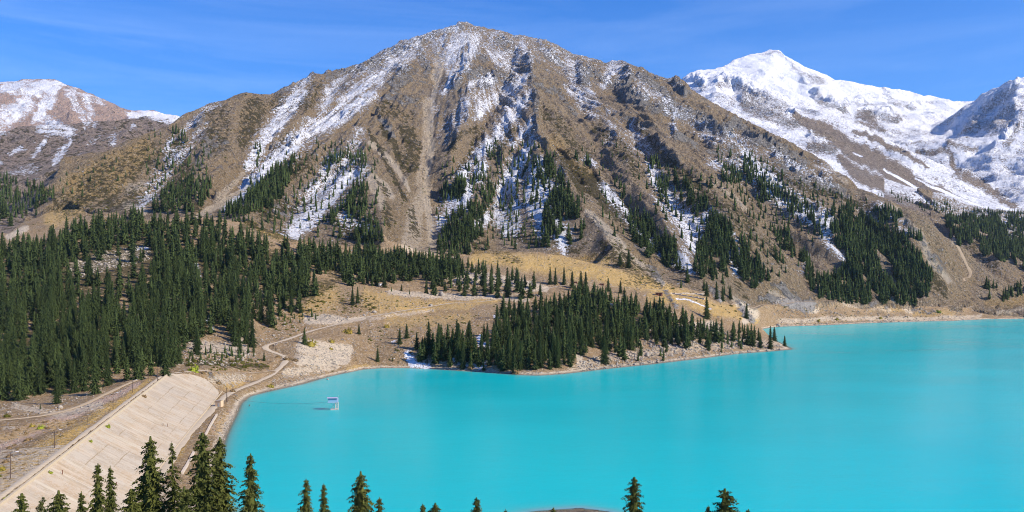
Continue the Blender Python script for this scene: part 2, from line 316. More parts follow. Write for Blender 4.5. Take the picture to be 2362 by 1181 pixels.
SNOW_M = [(.62,[(1255,112,10),(1300,150,16),(1345,205,18),(1375,255,14)]),(.6,[(1470,200,18),(1545,245,20),(1630,300,20),(1720,340,18)]),(.5,[(1420,285,14),(1465,345,14)]),(.55,[(1780,355,16),(1850,385,18),(1920,430,14)]),
 (.8,[(500,240,6),(475,255,9),(440,283,9),(415,312,6)]), (.55,[(480,290,10),(440,330,16),(400,370,18),(360,430,18),(330,480,16)]),(.5,[(430,345,14),(390,390,16)]),(.62,[(400,315,8),(380,350,10)]),
 (.9,[(712,185,10),(690,205,12),(655,255,14),(625,300,17),(595,340,15),(575,385,8)]),(.95,[(705,215,8),(670,265,9),(640,300,9)]),
 (.6,[(600,350,14),(580,400,14),(575,420,8)]),
 (.95,[(790,180,10),(760,215,14),(735,265,11)]),(.55,[(800,175,20),(840,165,20),(880,140,20),(930,110,18),(970,98,12)]),
 (1.0,[(905,150,14),(870,175,16),(830,200,18),(790,240,20),(740,280,22),(690,325,22),(640,368,17),(600,402,12),(560,430,9)]),(.9,[(860,215,16),(800,262,18),(740,300,14)]),
 (.75,[(945,120,22),(900,150,26),(860,185,24)]),(.7,[(960,105,18),(930,150,16)]),
 (.9,[(600,410,14),(570,440,12),(520,480,8)]),(.8,[(650,360,14),(620,400,12)]),
 (.62,[(830,310,18),(810,360,24),(770,400,30),(740,440,34),(710,480,34),(670,530,22)]),(.85,[(835,390,14),(800,420,18),(760,460,20),(720,500,20),(680,535,14)]),(.7,[(770,360,18),(740,395,18)]),
 (.5,[(800,500,30),(850,540,20)]),
 (1.0,[(1076,80,16),(1055,95,22),(1045,125,22),(1035,150,14),(1030,170,8)]),(.85,[(1100,85,14),(1095,110,25),(1070,140,25),(1045,175,14),(1020,215,9)]),(.7,[(1120,110,18),(1160,150,22)]),
 (.6,[(1175,130,26),(1180,180,30),(1130,200,30),(1080,240,28),(1040,290,20),(1015,330,9)]),(.9,[(1215,170,14),(1180,205,22),(1140,225,20),(1100,270,14)]),
 (.95,[(1222,215,12),(1190,250,20),(1160,290,20),(1120,340,16),(1080,380,14),(1060,420,12)]),(.9,[(1130,180,12),(1110,190,10),(1080,195,8)]),(.5,[(1000,220,8),(1010,290,8)]),
 (.9,[(1205,95,10),(1216,118,9)]),(.6,[(1230,130,14),(1225,170,9)]),
 (.95,[(1235,270,7),(1210,300,12),(1180,330,10)]),
 (.95,[(1228,320,10),(1210,355,18),(1180,400,20),(1160,440,22),(1150,500,20),(1165,540,12)]),(.5,[(1240,330,12),(1230,290,10)]),
 (.92,[(1255,370,14),(1250,410,36),(1235,460,36),(1260,500,30),(1290,540,24),(1300,575,10)]),
 (.85,[(1110,390,16),(1080,440,25),(1040,480,20),(1020,520,16)]),(.8,[(1120,500,12),(1090,540,10)]),(.75,[(1190,470,25),(1180,520,25)]),
 (.6,[(1270,110,8),(1300,130,8)]),(.85,[(1310,130,12),(1335,165,22),(1320,195,16),(1345,225,14)]),(.6,[(1340,230,18),(1365,265,16)]),
 (1.0,[(1420,152,18),(1405,175,16),(1392,200,8)]),(.7,[(1440,170,10),(1425,190,8)]),
 (.55,[(1400,260,14),(1415,300,12),(1405,330,12)]),(.6,[(1455,300,18),(1480,340,22),(1500,370,16)]),(.6,[(1530,250,10),(1560,270,14),(1550,310,10)]),(.6,[(1600,285,20),(1635,310,20)]),(.5,[(1470,210,8),(1490,240,8)]),(.5,[(1660,300,12),(1700,310,14),(1750,345,14)]),
 (.9,[(1500,385,14),(1520,430,22),(1560,480,28),(1600,530,28),(1600,570,18)]),(.9,[(1570,600,16),(1590,620,10)]),(.9,[(1690,580,12),(1705,605,16),(1700,630,10)]),(.8,[(1630,500,20),(1680,560,20)]),
 (.85,[(1390,430,10),(1420,465,10),(1460,520,10)]),(.8,[(1350,365,8),(1370,385,6)]),(.7,[(1480,540,12),(1530,590,10)]),
 (.9,[(1720,350,18),(1740,390,28),(1780,430,30),(1830,470,26),(1880,500,22),(1920,520,14)]),(.8,[(1650,370,16),(1700,390,20)]),
 (.95,[(1905,500,12),(1900,545,14),(1910,570,10),(1945,600,6)]),(.6,[(1860,590,12),(1850,620,10)]),(.6,[(2030,480,18),(2070,510,16),(2100,540,10)]),(.5,[(1880,370,12),(1910,400,14)]),
 (.6,[(1990,520,30),(2050,560,20)]),(.5,[(10,500,14),(60,440,16),(110,400,10)]),
]
snowM = Map().many(SNOW_M).halo(SNOW_M, 2.2, .62)
rockM = Map().many([(.62,[(640,215,10),(690,200,10),(720,178,10)]),(.72,[(760,175,14),(850,150,20),(930,108,20),(1000,80,14),(1060,60,14)]),(.75,[(935,165,26),(915,200,20)]),(.7,[(960,100,14),(985,150,16),(990,170,10)]),
 (.8,[(1080,165,18),(1130,180,25),(1115,200,16)]),(.75,[(1060,180,10),(1050,200,12)]),(.6,[(1150,95,20),(1190,120,22)]),(.6,[(1180,190,22),(1150,170,20)]),(.55,[(1030,110,8),(1030,70,10)]),
 (.5,[(900,220,22),(960,235,20)]),(.72,[(870,265,8),(900,300,10),(905,320,8)]),(.6,[(1225,130,12),(1240,230,12),(1240,300,8)]),(.65,[(1245,190,8),(1290,215,12),(1330,260,10)]),
 (.72,[(1250,100,10),(1275,130,18),(1290,145,14)]),(.8,[(1340,150,14),(1350,190,16),(1360,165,14)]),(.75,[(1380,175,14),(1430,200,22)]),(.95,[(1450,180,20),(1440,215,26),(1480,235,22)]),(.85,[(1480,180,18),(1530,215,20),(1550,240,22)]),(.95,[(1560,195,14),(1580,215,12)]),
 (.7,[(1500,250,20),(1580,260,24),(1640,280,25)]),(.85,[(1620,285,18),(1680,300,25),(1700,280,16)]),(.85,[(1700,290,16),(1770,330,22),(1850,370,20)]),(.75,[(1560,310,12),(1600,330,14)]),(.7,[(1800,380,22),(1880,420,22),(1950,450,20)]),(.5,[(1640,340,18),(1700,350,20)]),
 (.55,[(1440,270,10),(1480,300,10),(1540,350,10)]),(.5,[(850,375,14),(830,400,10)]),(.5,[(500,330,30),(470,370,22)]),(.6,[(470,275,10),(455,300,10)]),(.6,[(640,480,14),(660,500,10)]),
 (.9,[(1800,660,14),(1830,690,18),(1870,705,16),(1760,690,10)]),(.85,[(1700,700,8),(1715,715,14),(1735,735,12)]),(.8,[(1645,665,10),(1660,690,10)]),(.5,[(2000,700,10),(2150,715,8)]),
 (.55,[(2100,520,14),(2140,570,14),(2170,620,14)]),(.6,[(1360,500,10),(1400,540,10)]),(.6,[(1500,620,10),(1520,650,8)]),(.5,[(1560,705,8),(1420,490,6)])])
screeM = Map().many([(1.0,[(1012,175,4),(1000,230,5),(992,290,5),(997,340,6),(988,400,6),(984,450,5),(994,500,6),(1002,560,9)]),(1.0,[(1025,120,6),(1010,190,7),(1000,230,8),(993,290,9),(997,340,10),(988,400,9),(984,450,9),(992,500,10),(1000,560,16)]),(.62,[(985,430,20),(960,490,30),(950,560,40)]),(.5,[(1000,520,30),(1000,570,40)]),
 (.8,[(1040,175,8),(1010,120,6),(1005,180,14)]),(.55,[(985,230,14),(985,330,16),(970,420,20)]),
 (.95,[(640,385,7),(590,420,9),(540,450,10),(500,475,11),(460,497,8)]),(.6,[(690,300,5),(620,340,6),(560,400,9),(500,460,14)]),(.9,[(855,330,10),(890,360,10),(925,400,9),(945,440,5)]),(.8,[(850,400,14),(890,430,12),(905,455,10)]),(.7,[(850,395,20),(880,470,18)]),
 (.85,[(1355,490,10),(1390,520,12),(1440,570,9)]),(.8,[(1440,580,8),(1490,620,10),(1530,655,8)]),(.6,[(1400,540,12),(1440,600,8)]),(.7,[(1400,500,5),(1430,505,5)]),
 (.9,[(290,470,14),(330,490,14)]),(.6,[(300,440,20),(330,430,20)]),(.9,[(0,505,12),(20,515,14),(30,490,12)]),(.7,[(60,525,10),(20,545,12)]),
 (.8,[(1690,690,10),(1740,725,20),(1720,740,12)]),(.75,[(1780,680,14),(1830,700,18),(1880,715,12)]),(.6,[(1800,740,10),(1950,735,8),(2100,735,7),(2260,730,6)]),(.7,[(2060,690,10),(2100,715,14)]),
 (.75,[(2060,480,10),(2120,540,14),(2150,600,14),(2190,650,10)]),(.6,[(1900,380,12),(1950,420,10)]),(.6,[(1650,420,10),(1720,480,10)]),(.5,[(1950,700,12),(2050,715,10)]),
 (.9,[(700,800,22),(760,810,28),(800,810,22)]),(1.0,[(690,830,16),(740,835,14),(800,830,14)]),(.9,[(710,740,14),(760,735,16),(800,740,8),(840,735,6)]),(.5,[(850,735,8),(1000,715,6)]),
 (.9,[(170,615,18),(250,600,24),(330,580,18)]),(.85,[(1020,625,16),(1100,640,18),(1200,655,18),(1260,665,10)]),(.7,[(980,610,12),(1050,600,12)]),(.65,[(900,675,9),(1050,685,11),(1150,685,9)]),
 (.6,[(450,800,25),(560,810,25),(560,780,14)]),(.55,[(480,880,20),(560,870,16)]),(.6,[(660,860,14),(700,855,20),(780,845,8)]),(.7,[(620,900,5),(700,882,5),(780,860,5),(860,847,4)]),
 (.5,[(1320,850,16),(1400,825,14),(1500,815,14),(1600,800,18),(1700,790,18),(1790,795,12)]),(.7,[(1560,760,16),(1640,750,18),(1660,770,16)]),(.6,[(1160,690,10),(1220,690,8)]),(.6,[(230,935,16),(130,955,12),(30,935,10)]),
 (.8,[(1330,800,10),(1345,850,12)]),(.6,[(960,830,10),(1100,850,6),(1250,862,4)]),(.7,[(10,985,6),(30,985,6)]),
 (.65,[(2200,520,6),(2200,560,7)]),(.7,[(1545,677,3),(1625,677,3)]),(.8,[(2300,720,5),(2362,712,5)])])
shrub_shadeM = Map().many([(.85,[(-60,700,60),(60,650,90),(200,620,110),(400,600,90),(560,600,70),(680,620,50)]),(.85,[(-40,850,70),(120,800,90),(280,780,80),(400,740,70),(520,700,60)]),(.8,[(740,610,26),(900,630,26),(1040,620,26)]),(.7,[(1180,780,60),(1300,760,60),(1400,750,50),(1500,745,40)]),(.5,[(1000,820,24),(1120,830,24)]),(.7,[(590,250,40),(570,300,34),(560,330,20)]),(.5,[(500,260,40),(500,330,40)]),(.5,[(640,240,30),(700,240,30),(740,200,20)]),(.6,[(680,310,16),(620,370,16)]),(.55,[(880,250,25),(940,270,20)]),  # first strokes: dark litter and juniper in the woods, tree shade painted in
 (.85,[(880,290,12),(905,330,12),(930,380,14)]),(.75,[(940,300,24),(955,340,30),(950,380,26)]),(.85,[(850,300,6),(880,350,8),(910,410,8),(935,460,6)]),(.8,[(870,420,8),(900,450,8)]),(.6,[(890,470,16),(900,520,16)]),(.6,[(950,480,12),(960,540,14)]),(.7,[(1040,350,10),(1070,300,8),(1100,300,12)]),
 (.6,[(1100,320,12),(1060,400,14)]),(.6,[(560,460,30),(640,420,30),(700,380,30)]),(.7,[(620,480,40),(680,480,20)]),(.8,[(800,540,30),(860,510,20),(860,560,20)]),
 (.55,[(1260,250,20),(1310,310,25),(1350,360,25)]),(.9,[(1300,360,22),(1350,420,32),(1420,480,32),(1480,540,30),(1540,590,26),(1580,620,18)]),(.55,[(1380,300,25),(1440,360,25),(1470,400,20)]),(.7,[(1470,290,12),(1530,360,16),(1600,420,16),(1660,470,14)]),
 (.6,[(1400,570,30),(1460,620,30),(1520,650,16)]),(.6,[(1700,520,30),(1780,580,20),(1800,600,20)]),(.6,[(1650,460,20),(1740,520,20)]),(.7,[(1780,390,12),(1860,430,14),(1950,460,14)]),(.8,[(1930,450,10),(2000,480,12),(2080,500,10)]),(.7,[(2130,620,25),(2170,660,20),(2180,690,12)]),
 (.6,[(1060,500,30),(1110,570,20)]),(.6,[(1180,540,12),(1340,570,20)]),(.5,[(200,440,60),(280,400,60),(350,350,40)]),(.6,[(150,470,40),(240,460,50),(330,460,30)]),(.6,[(400,330,30),(430,400,30)]),
 (.7,[(420,430,40),(450,470,30)]),(.55,[(1140,350,25),(1180,300,10)]),
 (.8,[(560,520,14),(640,540,14),(680,552,8)]),(.7,[(700,680,30),(750,660,20),(780,640,14)]),(.75,[(430,830,10),(500,840,10),(620,845,8)]),(.45,[(800,700,30),(860,700,20)]),(.5,[(1150,590,14),(1200,600,12)]),(.45,[(1550,660,14),(1450,650,20)]),(.6,[(1010,660,10),(1120,670,8)]),
 (.5,[(1700,660,14),(1730,690,10)]),(.45,[(2230,560,30),(2300,620,20)])])
snowG = Map().many([(1.0,[(1562,689,1.8),(1590,692,2.2),(1612,701,2),(1640,712,1.5)]),(.8,[(1480,681,1.2),(1488,682,1.2)]),(.85,[(940,815,12),(955,840,14),(990,845,9)]),(.9,[(1108,780,9),(1112,795,12),(1125,800,9)]),(.75,[(1050,830,10),(1110,845,12),(1120,820,8)]),(.9,[(1140,730,5),(1148,734,5)]),
 (.6,[(300,572,6),(340,575,5)]),(.75,[(455,610,8),(462,635,7)]),(.7,[(480,735,8),(490,760,6)]),(.6,[(905,790,5),(912,787,4)]),(.6,[(870,655,4),(882,655,4)])])
goldG = Map().many([(1.0,[(1090,600,14),(1200,600,25),(1320,620,25),(1420,640,25),(1520,665,20),(1620,700,22),(1700,725,16),(1750,740,8)]),(1.0,[(1500,690,20),(1600,690,12)]),(.75,[(850,690,34),(950,705,25),(1050,705,14),(1150,690,12)]),(.7,[(760,680,40),(700,730,14)]),
 (.6,[(900,740,20),(1000,740,16),(1080,730,14)]),(1.0,[(0,1105,34),(60,1068,30),(130,1022,22),(200,975,14),(300,910,8),(350,880,5)]),(1.0,[(-60,1150,34),(0,1110,26)]),(.7,[(0,1010,14),(80,985,16),(170,970,10)]),(.7,[(470,905,10),(430,1000,14),(400,1060,10)]),(.6,[(520,960,14),(500,1000,10)]),(.7,[(800,855,6),(850,845,5)]),(.6,[(520,890,10),(560,880,8)]),
 (.7,[(180,430,60),(260,400,60),(330,350,40),(120,500,30)]),(.6,[(1280,330,30),(1350,400,20)]),(.8,[(1100,590,12),(1400,600,14)]),(.5,[(2000,710,10),(2200,725,8)]),(.6,[(2280,700,14),(2362,690,20)]),(.9,[(570,517,8),(660,550,8)])])
redG = Map().many([(.75,[(-40,1040,26),(0,1020,24),(80,990,20),(160,958,14),(240,925,10),(320,885,6)]),(.5,[(500,990,16),(530,950,10)])])
snowL = Map().many([(1.0,[(10,200,20),(70,205,28),(120,200,24),(140,192,14)]),(.9,[(60,240,30),(20,265,30),(-20,290,40)]),(.95,[(120,215,20),(90,270,20)]),(.7,[(160,215,16),(180,250,14),(195,290,12)]),(.95,[(115,285,24),(160,300,18),(90,300,18)]),(.65,[(200,225,14),(215,290,12)]),(.6,[(170,205,8),(240,240,6)]),
 (1.0,[(305,262,14),(350,266,16),(420,280,16),(440,300,20)]),(.9,[(0,375,10),(-20,390,10)]),(.95,[(50,340,9),(20,352,7)]),(.95,[(110,315,8),(90,340,9),(72,360,8)]),(.95,[(165,315,7),(145,340,10),(125,375,10)]),(.7,[(175,365,6),(185,350,6)]),(.9,[(310,290,7),(300,300,5)]),(.8,[(265,305,8),(258,335,7)]),
 (.5,[(20,395,14),(70,390,20)]),(.5,[(230,320,10),(200,335,8)])])
brownR = Map().many([(1.0,[(1830,262,7),(1880,290,16),(1940,330,24),(2000,365,28),(2060,395,28),(2120,425,22),(2180,450,14),(2250,478,8)]),(.9,[(1940,370,14),(2010,420,20),(2080,450,16)]),(.8,[(2060,380,14),(2130,440,25),(2200,470,20)]),
 (.7,[(1970,300,5),(2020,325,9),(2080,350,9),(2140,380,6)]),(.6,[(2120,345,8),(2190,350,10),(2210,400,6)]),(.55,[(2190,330,8),(2250,345,8)]),(.55,[(2220,400,14),(2280,440,14),(2340,470,10)]),(.5,[(1990,270,18),(2030,300,14)]),(.95,[(2240,560,50),(2300,640,60),(2362,680,50),(2250,700,40)]),(.7,[(2200,520,30),(2330,560,40)])])
rockR = Map().many([(.5,[(1660,190,12),(1710,200,16),(1750,225,18),(1800,245,18)]),(.6,[(1720,240,20),(1780,270,20),(1830,285,14)]),(.6,[(1600,185,10),(1620,200,12)]),(.7,[(1815,142,5),(1840,160,10),(1870,180,14),(1905,190,8)]),(.65,[(1880,225,12),(1920,240,12),(1950,260,10)]),(.6,[(2040,205,5),(2060,235,12),(2110,250,10)]),(.6,[(2000,265,10),(2070,275,10)]),
 (.36,[(2345,195,8),(2310,225,18),(2270,260,18),(2250,285,16)]),(.36,[(2330,250,20),(2290,290,20),(2230,300,12)]),(.6,[(2350,290,10),(2320,330,10)]),(.6,[(1870,335,14),(1920,350,14)]),(.45,[(1940,240,5),(2230,236,4)]),(.7,[(1756,128,3),(1800,122,3),(1806,132,4)])])
stripR = Map().many([(.95,[(2037,390,4),(2100,425,5),(2160,455,4),(2190,468,3)]),(.95,[(2112,410,3),(2170,440,5),(2260,475,4)]),(.9,[(1970,352,5),(1990,362,4)]),(1.0,[(2170,488,6),(2230,485,7),(2300,488,5)])])
GR = []     # reserve

PYG = HY-(H-CAMZ)*F/GY
def warped(px, py, r=1.0):     # ragged, downhill-streaked edges for the cover maps (noise in world space)
    k = np.clip(GY/2500, .12, 2)
    a = gn(th_*60, rad_/160, 71)*7+gn(GX/(45*k), GY/(60*k), 72)*8+gn(GX/(14*k), GY/(18*k), 73)*4
    b = gn(GX/(50*k), GY/(60*k), 74)*8+gn(GX/(15*k), GY/(18*k), 75)*4
    return px+a*r, py+b*r
th_ = np.arctan2(GX+157, -(GY-3050)); rad_ = np.hypot(GX+157, GY-3050)
# which sheet a vertex belongs to
skyY = np.interp(GPX, SK[:,0], SK[:,2], left=1e9, right=1800)
baseY = np.interp(GPX, BL[:,0], BL[:,2])
cls = np.zeros(H.shape, np.int8)            # 0 ground 1 main mountain 2 left far 3 right far
leftfar = (GPX < 152) & (GY > np.interp(GPX, [-400,20,152], [1480,1500,2000])+10)
main = (GPX >= 60) & (GPX < 2238) & (GY > baseY-8) & (GY < np.minimum(skyY, 4000)+260) & ~leftfar
main |= (GPX < 152) & (GPX > -400) & (GY > baseY-8) & ~leftfar & (GY < 2100)
main |= (GPX+90*gn(GX/120, GY/120, 45) >= 2150) & (GY > 1730+60*gn(GX/70, GY/70, 44)) & (GY < 2900)
cls[main] = 1
far = (~main) & ((leftfar) | ((GPX < 1240) & (GPX >= 152) & (GY > np.minimum(skyY, 4000)+250)))
cls[far] = 2
rf = (~main) & (~far) & (((GPX >= 1240) & (GPX < 2238) & (GY > np.minimum(skyY, 4000)+250)) | ((GPX >= 2238) & (GY > 2900)))
cls[rf] = 3
m1 = (cls == 1); m2 = cls == 2; m3 = cls == 3; m0 = cls == 0

# ---------------------------------------------------------------- relief detail
rock = np.where(m1 | m0, rockM.at(GPX, PYG), 0); rock = np.where(m3, rockR.at(GPX, PYG), rock)
scree = np.where(m1 | m0, screeM.at(GPX, PYG), 0)
peak = (-157.0, 3050.0)
th = np.arctan2(GX-peak[0], -(GY-peak[1])); rad = np.hypot(GX-peak[0], GY-peak[1])
st = fbm(th*26, rad/420, 4, 40, ridge=True)
strl = fbm(GX/60+GY/200, GY/500, 3, 60, ridge=True)
amp1 = sst(1430, 1750, GY)*m1
d = np.zeros(H.shape)
d += m1*amp1*(st*19*(1-.75*np.exp(-((GPX-1005)/60)**2))*np.clip(rad/1100, .12, 1) + fbm(GX/120, GY/120, 5, 3, .58)*22)
d += m1*amp1*(np.clip(rock, 0, 1)*(fbm(GX/44, GY/44, 6, 90, .62, True)*25+fbm(GX/14, GY/14, 3, 95, .6)*9))
d += m1*amp1*fbm(GX/26, GY/26, 5, 130, .65)*4.5
rimfade = 1-.35*np.exp(-((GY-skyY)/90)**2)
d = d*np.where(m1, rimfade, 1)
sumoff = m2*(fbm(GX/420, GY/420, 6, 21, .55, True)*70+fbm(GX/70, GY/70, 5, 23, .6, True)*16)*sst(2000, 3300, GY)
d += sumoff*np.where(GY > 6000, .35, 1)*np.where((GY < 4000), .6, 1)
slopeR = fbm((GX*.8+GY*.5)/90, (GX*.5-GY*.8)/420, 5, 33, .55, True)
d += m3*sst(2950, 3600, GY)*(fbm(GX/340, GY/340, 6, 31, .48, True)*40+slopeR*18+rock*fbm(GX/60, GY/60, 5, 37, .6, True)*55)*np.where(GY > 5900, .45, 1)
d += m0*sst(900, 1500, GY)*sst(4, 20, H)*fbm(GX/60, GY/60, 5, 8)*5
landd = sst(0.5, 6, H)*m0
d += landd*(fbm(GX/38, GY/38, 5, 9, .55)*2.4 + np.clip(scree, 0, 1)*fbm(GX/7, GY/7, 3, 12, .6)*1.2 + np.clip(rock, 0, 1)*fbm(GX/18, GY/18, 4, 14, .6, True)*7)*np.where(GY < 330, .5, 1)
d += (H > .2)*(H < 8)*m0*0.25*fbm(GX/4, GY/4, 2, 15)
dA, _ = segdist([(A0[0]-40, A0[1]+20), (A0[0], A0[1])], GX, GY)
face_poly = [C0, A0, A1, A2, B3, B2, B1, B0]
infr = (GX < -60) & (GX > -330) & (GY > 150) & (GY < 660)
damd = np.full(H.shape, 1e9); 
sub = np.where(infr)
dd, _ = segdist([p[:2] for p in face_poly+[C0]], GX[sub], GY[sub]); ip = inpoly([p[:2] for p in face_poly], GX[sub], GY[sub])
damd[sub] = np.where(ip, 0, dd)
d *= sst(3, 16, damd)
H = H+d
# inside the face: exact plane, a little under the slabs
def ruled(line, y):
    a = np.array(sorted(line, key=lambda p: p[1])); return np.interp(y, a[:,1], a[:,0]), np.interp(y, a[:,1], a[:,2])
cx_, cz_ = ruled([A0, A1, A2], GY); tx_, tz_ = ruled([B0, B1, B2, B3], GY)
t = np.clip((GX-cx_)/(tx_-cx_), 0, 1)
H = np.where((damd < .6), np.minimum(H, cz_+(tz_-cz_)*t-.5), H)
# roads and paths: level the ground under them
ROADS = {
 'road': (2.4, [Z(350,1125,5),Z(411,1028,5),Z(441,990,5),Z(478,954,5),Z(503,926,5.2),Z(522,906,5.4),Z(545,895,5.8),Z(600,874,6.5),Z(640,857,8),Z(662,842,10),Z(663,833,12),Z(648,824,14.5),Z(618,815,17),Z(603,806,19.5),Z(612,800,21),(P(650,785,800)),P(700,763,850),P(760,750,885),P(830,741,925),P(900,729,960),P(1000,715,1020),P(1080,707,1070),P(1150,697,1110),P(1220,688,1150),P(1300,678,1190),P(1370,672,1200),P(1450,674,1210),P(1540,676,1230)]),
 'crest_road': (1.3, [(A2[0]-4.4, A2[1], 19.8), (A1[0]-4.4, A1[1], 19.8), (A0[0]-4.0, A0[1], 19.8), (A0[0]-1, A0[1]+18, 19.4), (C0[0]+3, C0[1]+9, 18.6)]),
 'dirt_path': (1.5, [Z(-60,975,14.8),Z(0,970,15),Z(60,966,15.2),Z(130,954,15.6),Z(200,930,16.4),Z(260,899,17.4),Z(330,868,18.5),Z(385,855,19.4)]),
 'lower_track': (1.0, [Z(462,858,18),Z(540,857,13),Z(600,857,10),Z(640,855,8.2)]),
 'shore_track': (2.2, [P(1640,684,1260),P(1700,690,1390),P(1760,702,1480),P(1850,718,1530),P(1950,725,1590),P(2100,727,1660),P(2250,724,1750),P(2362,720,1830),P(2460,716,1880)]),
 'zigzag_path': (3.2, [P(2225,690,1850),P(2220,678,1870),P(2236,655,1900),P(2240,640,1930),P(2225,618,1970),P(2195,600,2030),P(2200,575,2080),P(2190,560,2120)]),
}
road_lines = {}
def height_at(x, y):
    x = np.asarray(x, float); y = np.asarray(y, float)
    r = np.interp(y, YR, np.arange(NR)); c = (x/y-U[0])/(U[1]-U[0])
    r = np.clip(r, 0, NR-1.001); c = np.clip(c, 0, NU-1.001)
    i = r.astype(int); j = c.astype(int); fr = r-i; fc = c-j
    return (H[i, j]*(1-fc)+H[i, j+1]*fc)*(1-fr)+(H[i+1, j]*(1-fc)+H[i+1, j+1]*fc)*fr
roadmask = np.zeros(H.shape)
for name, (hw, ln) in ROADS.items():
    fol = name in ('zigzag_path', 'shore_track')
    ln = dens(ln, 6)
    a = np.array(ln)
    for _k in range(3): a[1:-1] = (a[:-2]+a[2:]+2*a[1:-1])/4
    if name != 'crest_road':
        hz = height_at(a[:,0], a[:,1]); k = np.ones(9)/9
        a[:,2] = np.convolve(np.pad(hz, 4, mode='edge'), k, 'valid')
    road_lines[name] = (hw, a)
    y0, y1 = a[:,1].min()-20, a[:,1].max()+20; r0, r1 = np.searchsorted(YR, [y0, y1])
    u0, u1 = (a[:,0]/a[:,1]).min()-.03, (a[:,0]/a[:,1]).max()+.03; c0, c1 = np.searchsorted(U, [u0, u1])
    X, Y = GX[r0:r1, c0:c1], GY[r0:r1, c0:c1]
    dd, tt = segdist([tuple(p[:2]) for p in a], X, Y)
    zc = np.interp(tt, np.arange(len(a)), a[:,2])
    kk = 1-sst(hw+1.5, hw+6, dd)
    H[r0:r1, c0:c1] = H[r0:r1, c0:c1]*(1-kk)+(zc-.35)*kk
    roadmask[r0:r1, c0:c1] = np.maximum(roadmask[r0:r1, c0:c1], kk)
PYG = HY-(H-CAMZ)*F/GY
vis = np.minimum.accumulate(HY-(np.maximum(H, 0)-CAMZ)*F/GY, axis=0)
def pick(px, py, ymin=0):
    c = int(round(((px-CX)/F-U[0])/(U[1]-U[0]))); c = min(max(c, 0), NU-1)
    v = vis[:, c]
    i = int(np.searchsorted(-v, -py))
    if i >= NR-1 or i < 1: return None
    y = YR[i-1]+(YR[i]-YR[i-1])*np.clip((v[i-1]-py)/(v[i-1]-v[i]+1e-6), 0, 1)
    x = (px-CX)/F*y
    return (x, y, float(height_at(x, y)), int(cls[i, c]))

# ---------------------------------------------------------------- ground cover attributes
nz = {}
gyz, gxz = np.gradient(H)
slopeX = gxz/np.gradient(GX, axis=1)             # rising to the right = facing left
WPX, WPY = warped(GPX, PYG)
rock = np.where(m1 | m0, rockM.at(WPX, WPY), 0); rock = np.where(m3, rockR.at(WPX, WPY), rock)
W3X, W3Y = warped(GPX, PYG, .35)
scree = np.where(m1 | m0, screeM.at(W3X, W3Y), 0)
snow = np.where(m1, np.clip(blur(snowM.at(WPX, WPY), 3)*1.12, 0, 1), 0)+np.where(m0, snowG.at(W3X, W3Y), 0)
streak = fbm(th_*70, rad_/260, 4, 81)
alt = sst(500, 900, H)
rock = np.where(m1, np.maximum(rock, sst(420, 800, H)*(.30+.55*fbm(GX/80, GY/80, 5, 88))), rock)
dust = .34*alt*sst(-.15, .45, slopeX)+.27*alt+.06*sst(300, 500, H)
lowz = 1-sst(1500, 2100, GY)
snow = np.where(m1, np.clip(np.maximum(snow*(.66+.16*lowz), dust)+streak*.42*(.2+snow)+fbm(GX/55, GY/55, 4, 83)*.2*sst(.1, .5, snow+alt*.4), 0, .74), snow)
snow = np.where(m1, np.maximum(snow, snow+(st-.2)*.18*(snow > .2)), snow)
hid1 = m1 & (GY > skyY+15) & (GPX < 2030); snow = np.where(hid1, .7, snow)
snow = np.where(m2, snowL.at(WPX, WPY)*.74+streak*.6*snowL.at(WPX, WPY)+.16*sst(500, 1200, H), snow)
sR = .80+.20*sst(950, 1350, H)-brownR.at(WPX, WPY)*.60; sR = np.maximum(sR, stripR.at(W3X, W3Y)); sR += fbm(GX/200, GY/200, 5, 84)*.25-.12; sR -= .35*np.clip(rock, 0, 1); lowv = (GPX > 2040) & (GY < 3000); sR = np.where(lowv, .12+.5*sst(2300, 2900, GY), sR)
snow = np.where(m3, sR, snow)
# lower-right valley floor is ground class too
vf = (m0 | m1) & (GPX > 2160) & (GY > 1900); snow = np.where(vf, .08, snow)
sv = (m0 | m1) & (GPX > 2150) & (GY > 2350); snow = np.where(sv, .12+.38*sst(2350, 2650, GY), snow)
snow = snow*(roadmask < .3)
shrub = np.where(m1 | m0, shrub_shadeM.at(WPX, WPY), 0); shrub = np.where(m2 & (GY < 4000), .35, shrub)
gold = goldG.at(WPX, WPY)*(m0 | m1)
gold = np.where(m1, np.maximum(gold, .25*sst(0, -.35, slopeX)), gold)
red = np.where(m2 & (GY > 4200), 1.0, 0)+np.where(m0, redG.at(W3X, W3Y), 0)
red = np.where(m2 & (GY < 4200) & (GY > 2500), .15, red)
scree = np.maximum(scree, np.where(m0, (1-sst(.6, 3.0, H))*.8*(GY > 310), 0)); scree = np.where(damd < 2, 0, scree)
scree = np.where(m0 & (GY < 340), .55, scree)
wet = np.where(m0, 1-sst(.15, .9, H), 0)
def attrs(): return dict(wet=wet, snow=snow, rock=rock, scree=scree, shrub=shrub, gold=gold, red=red)

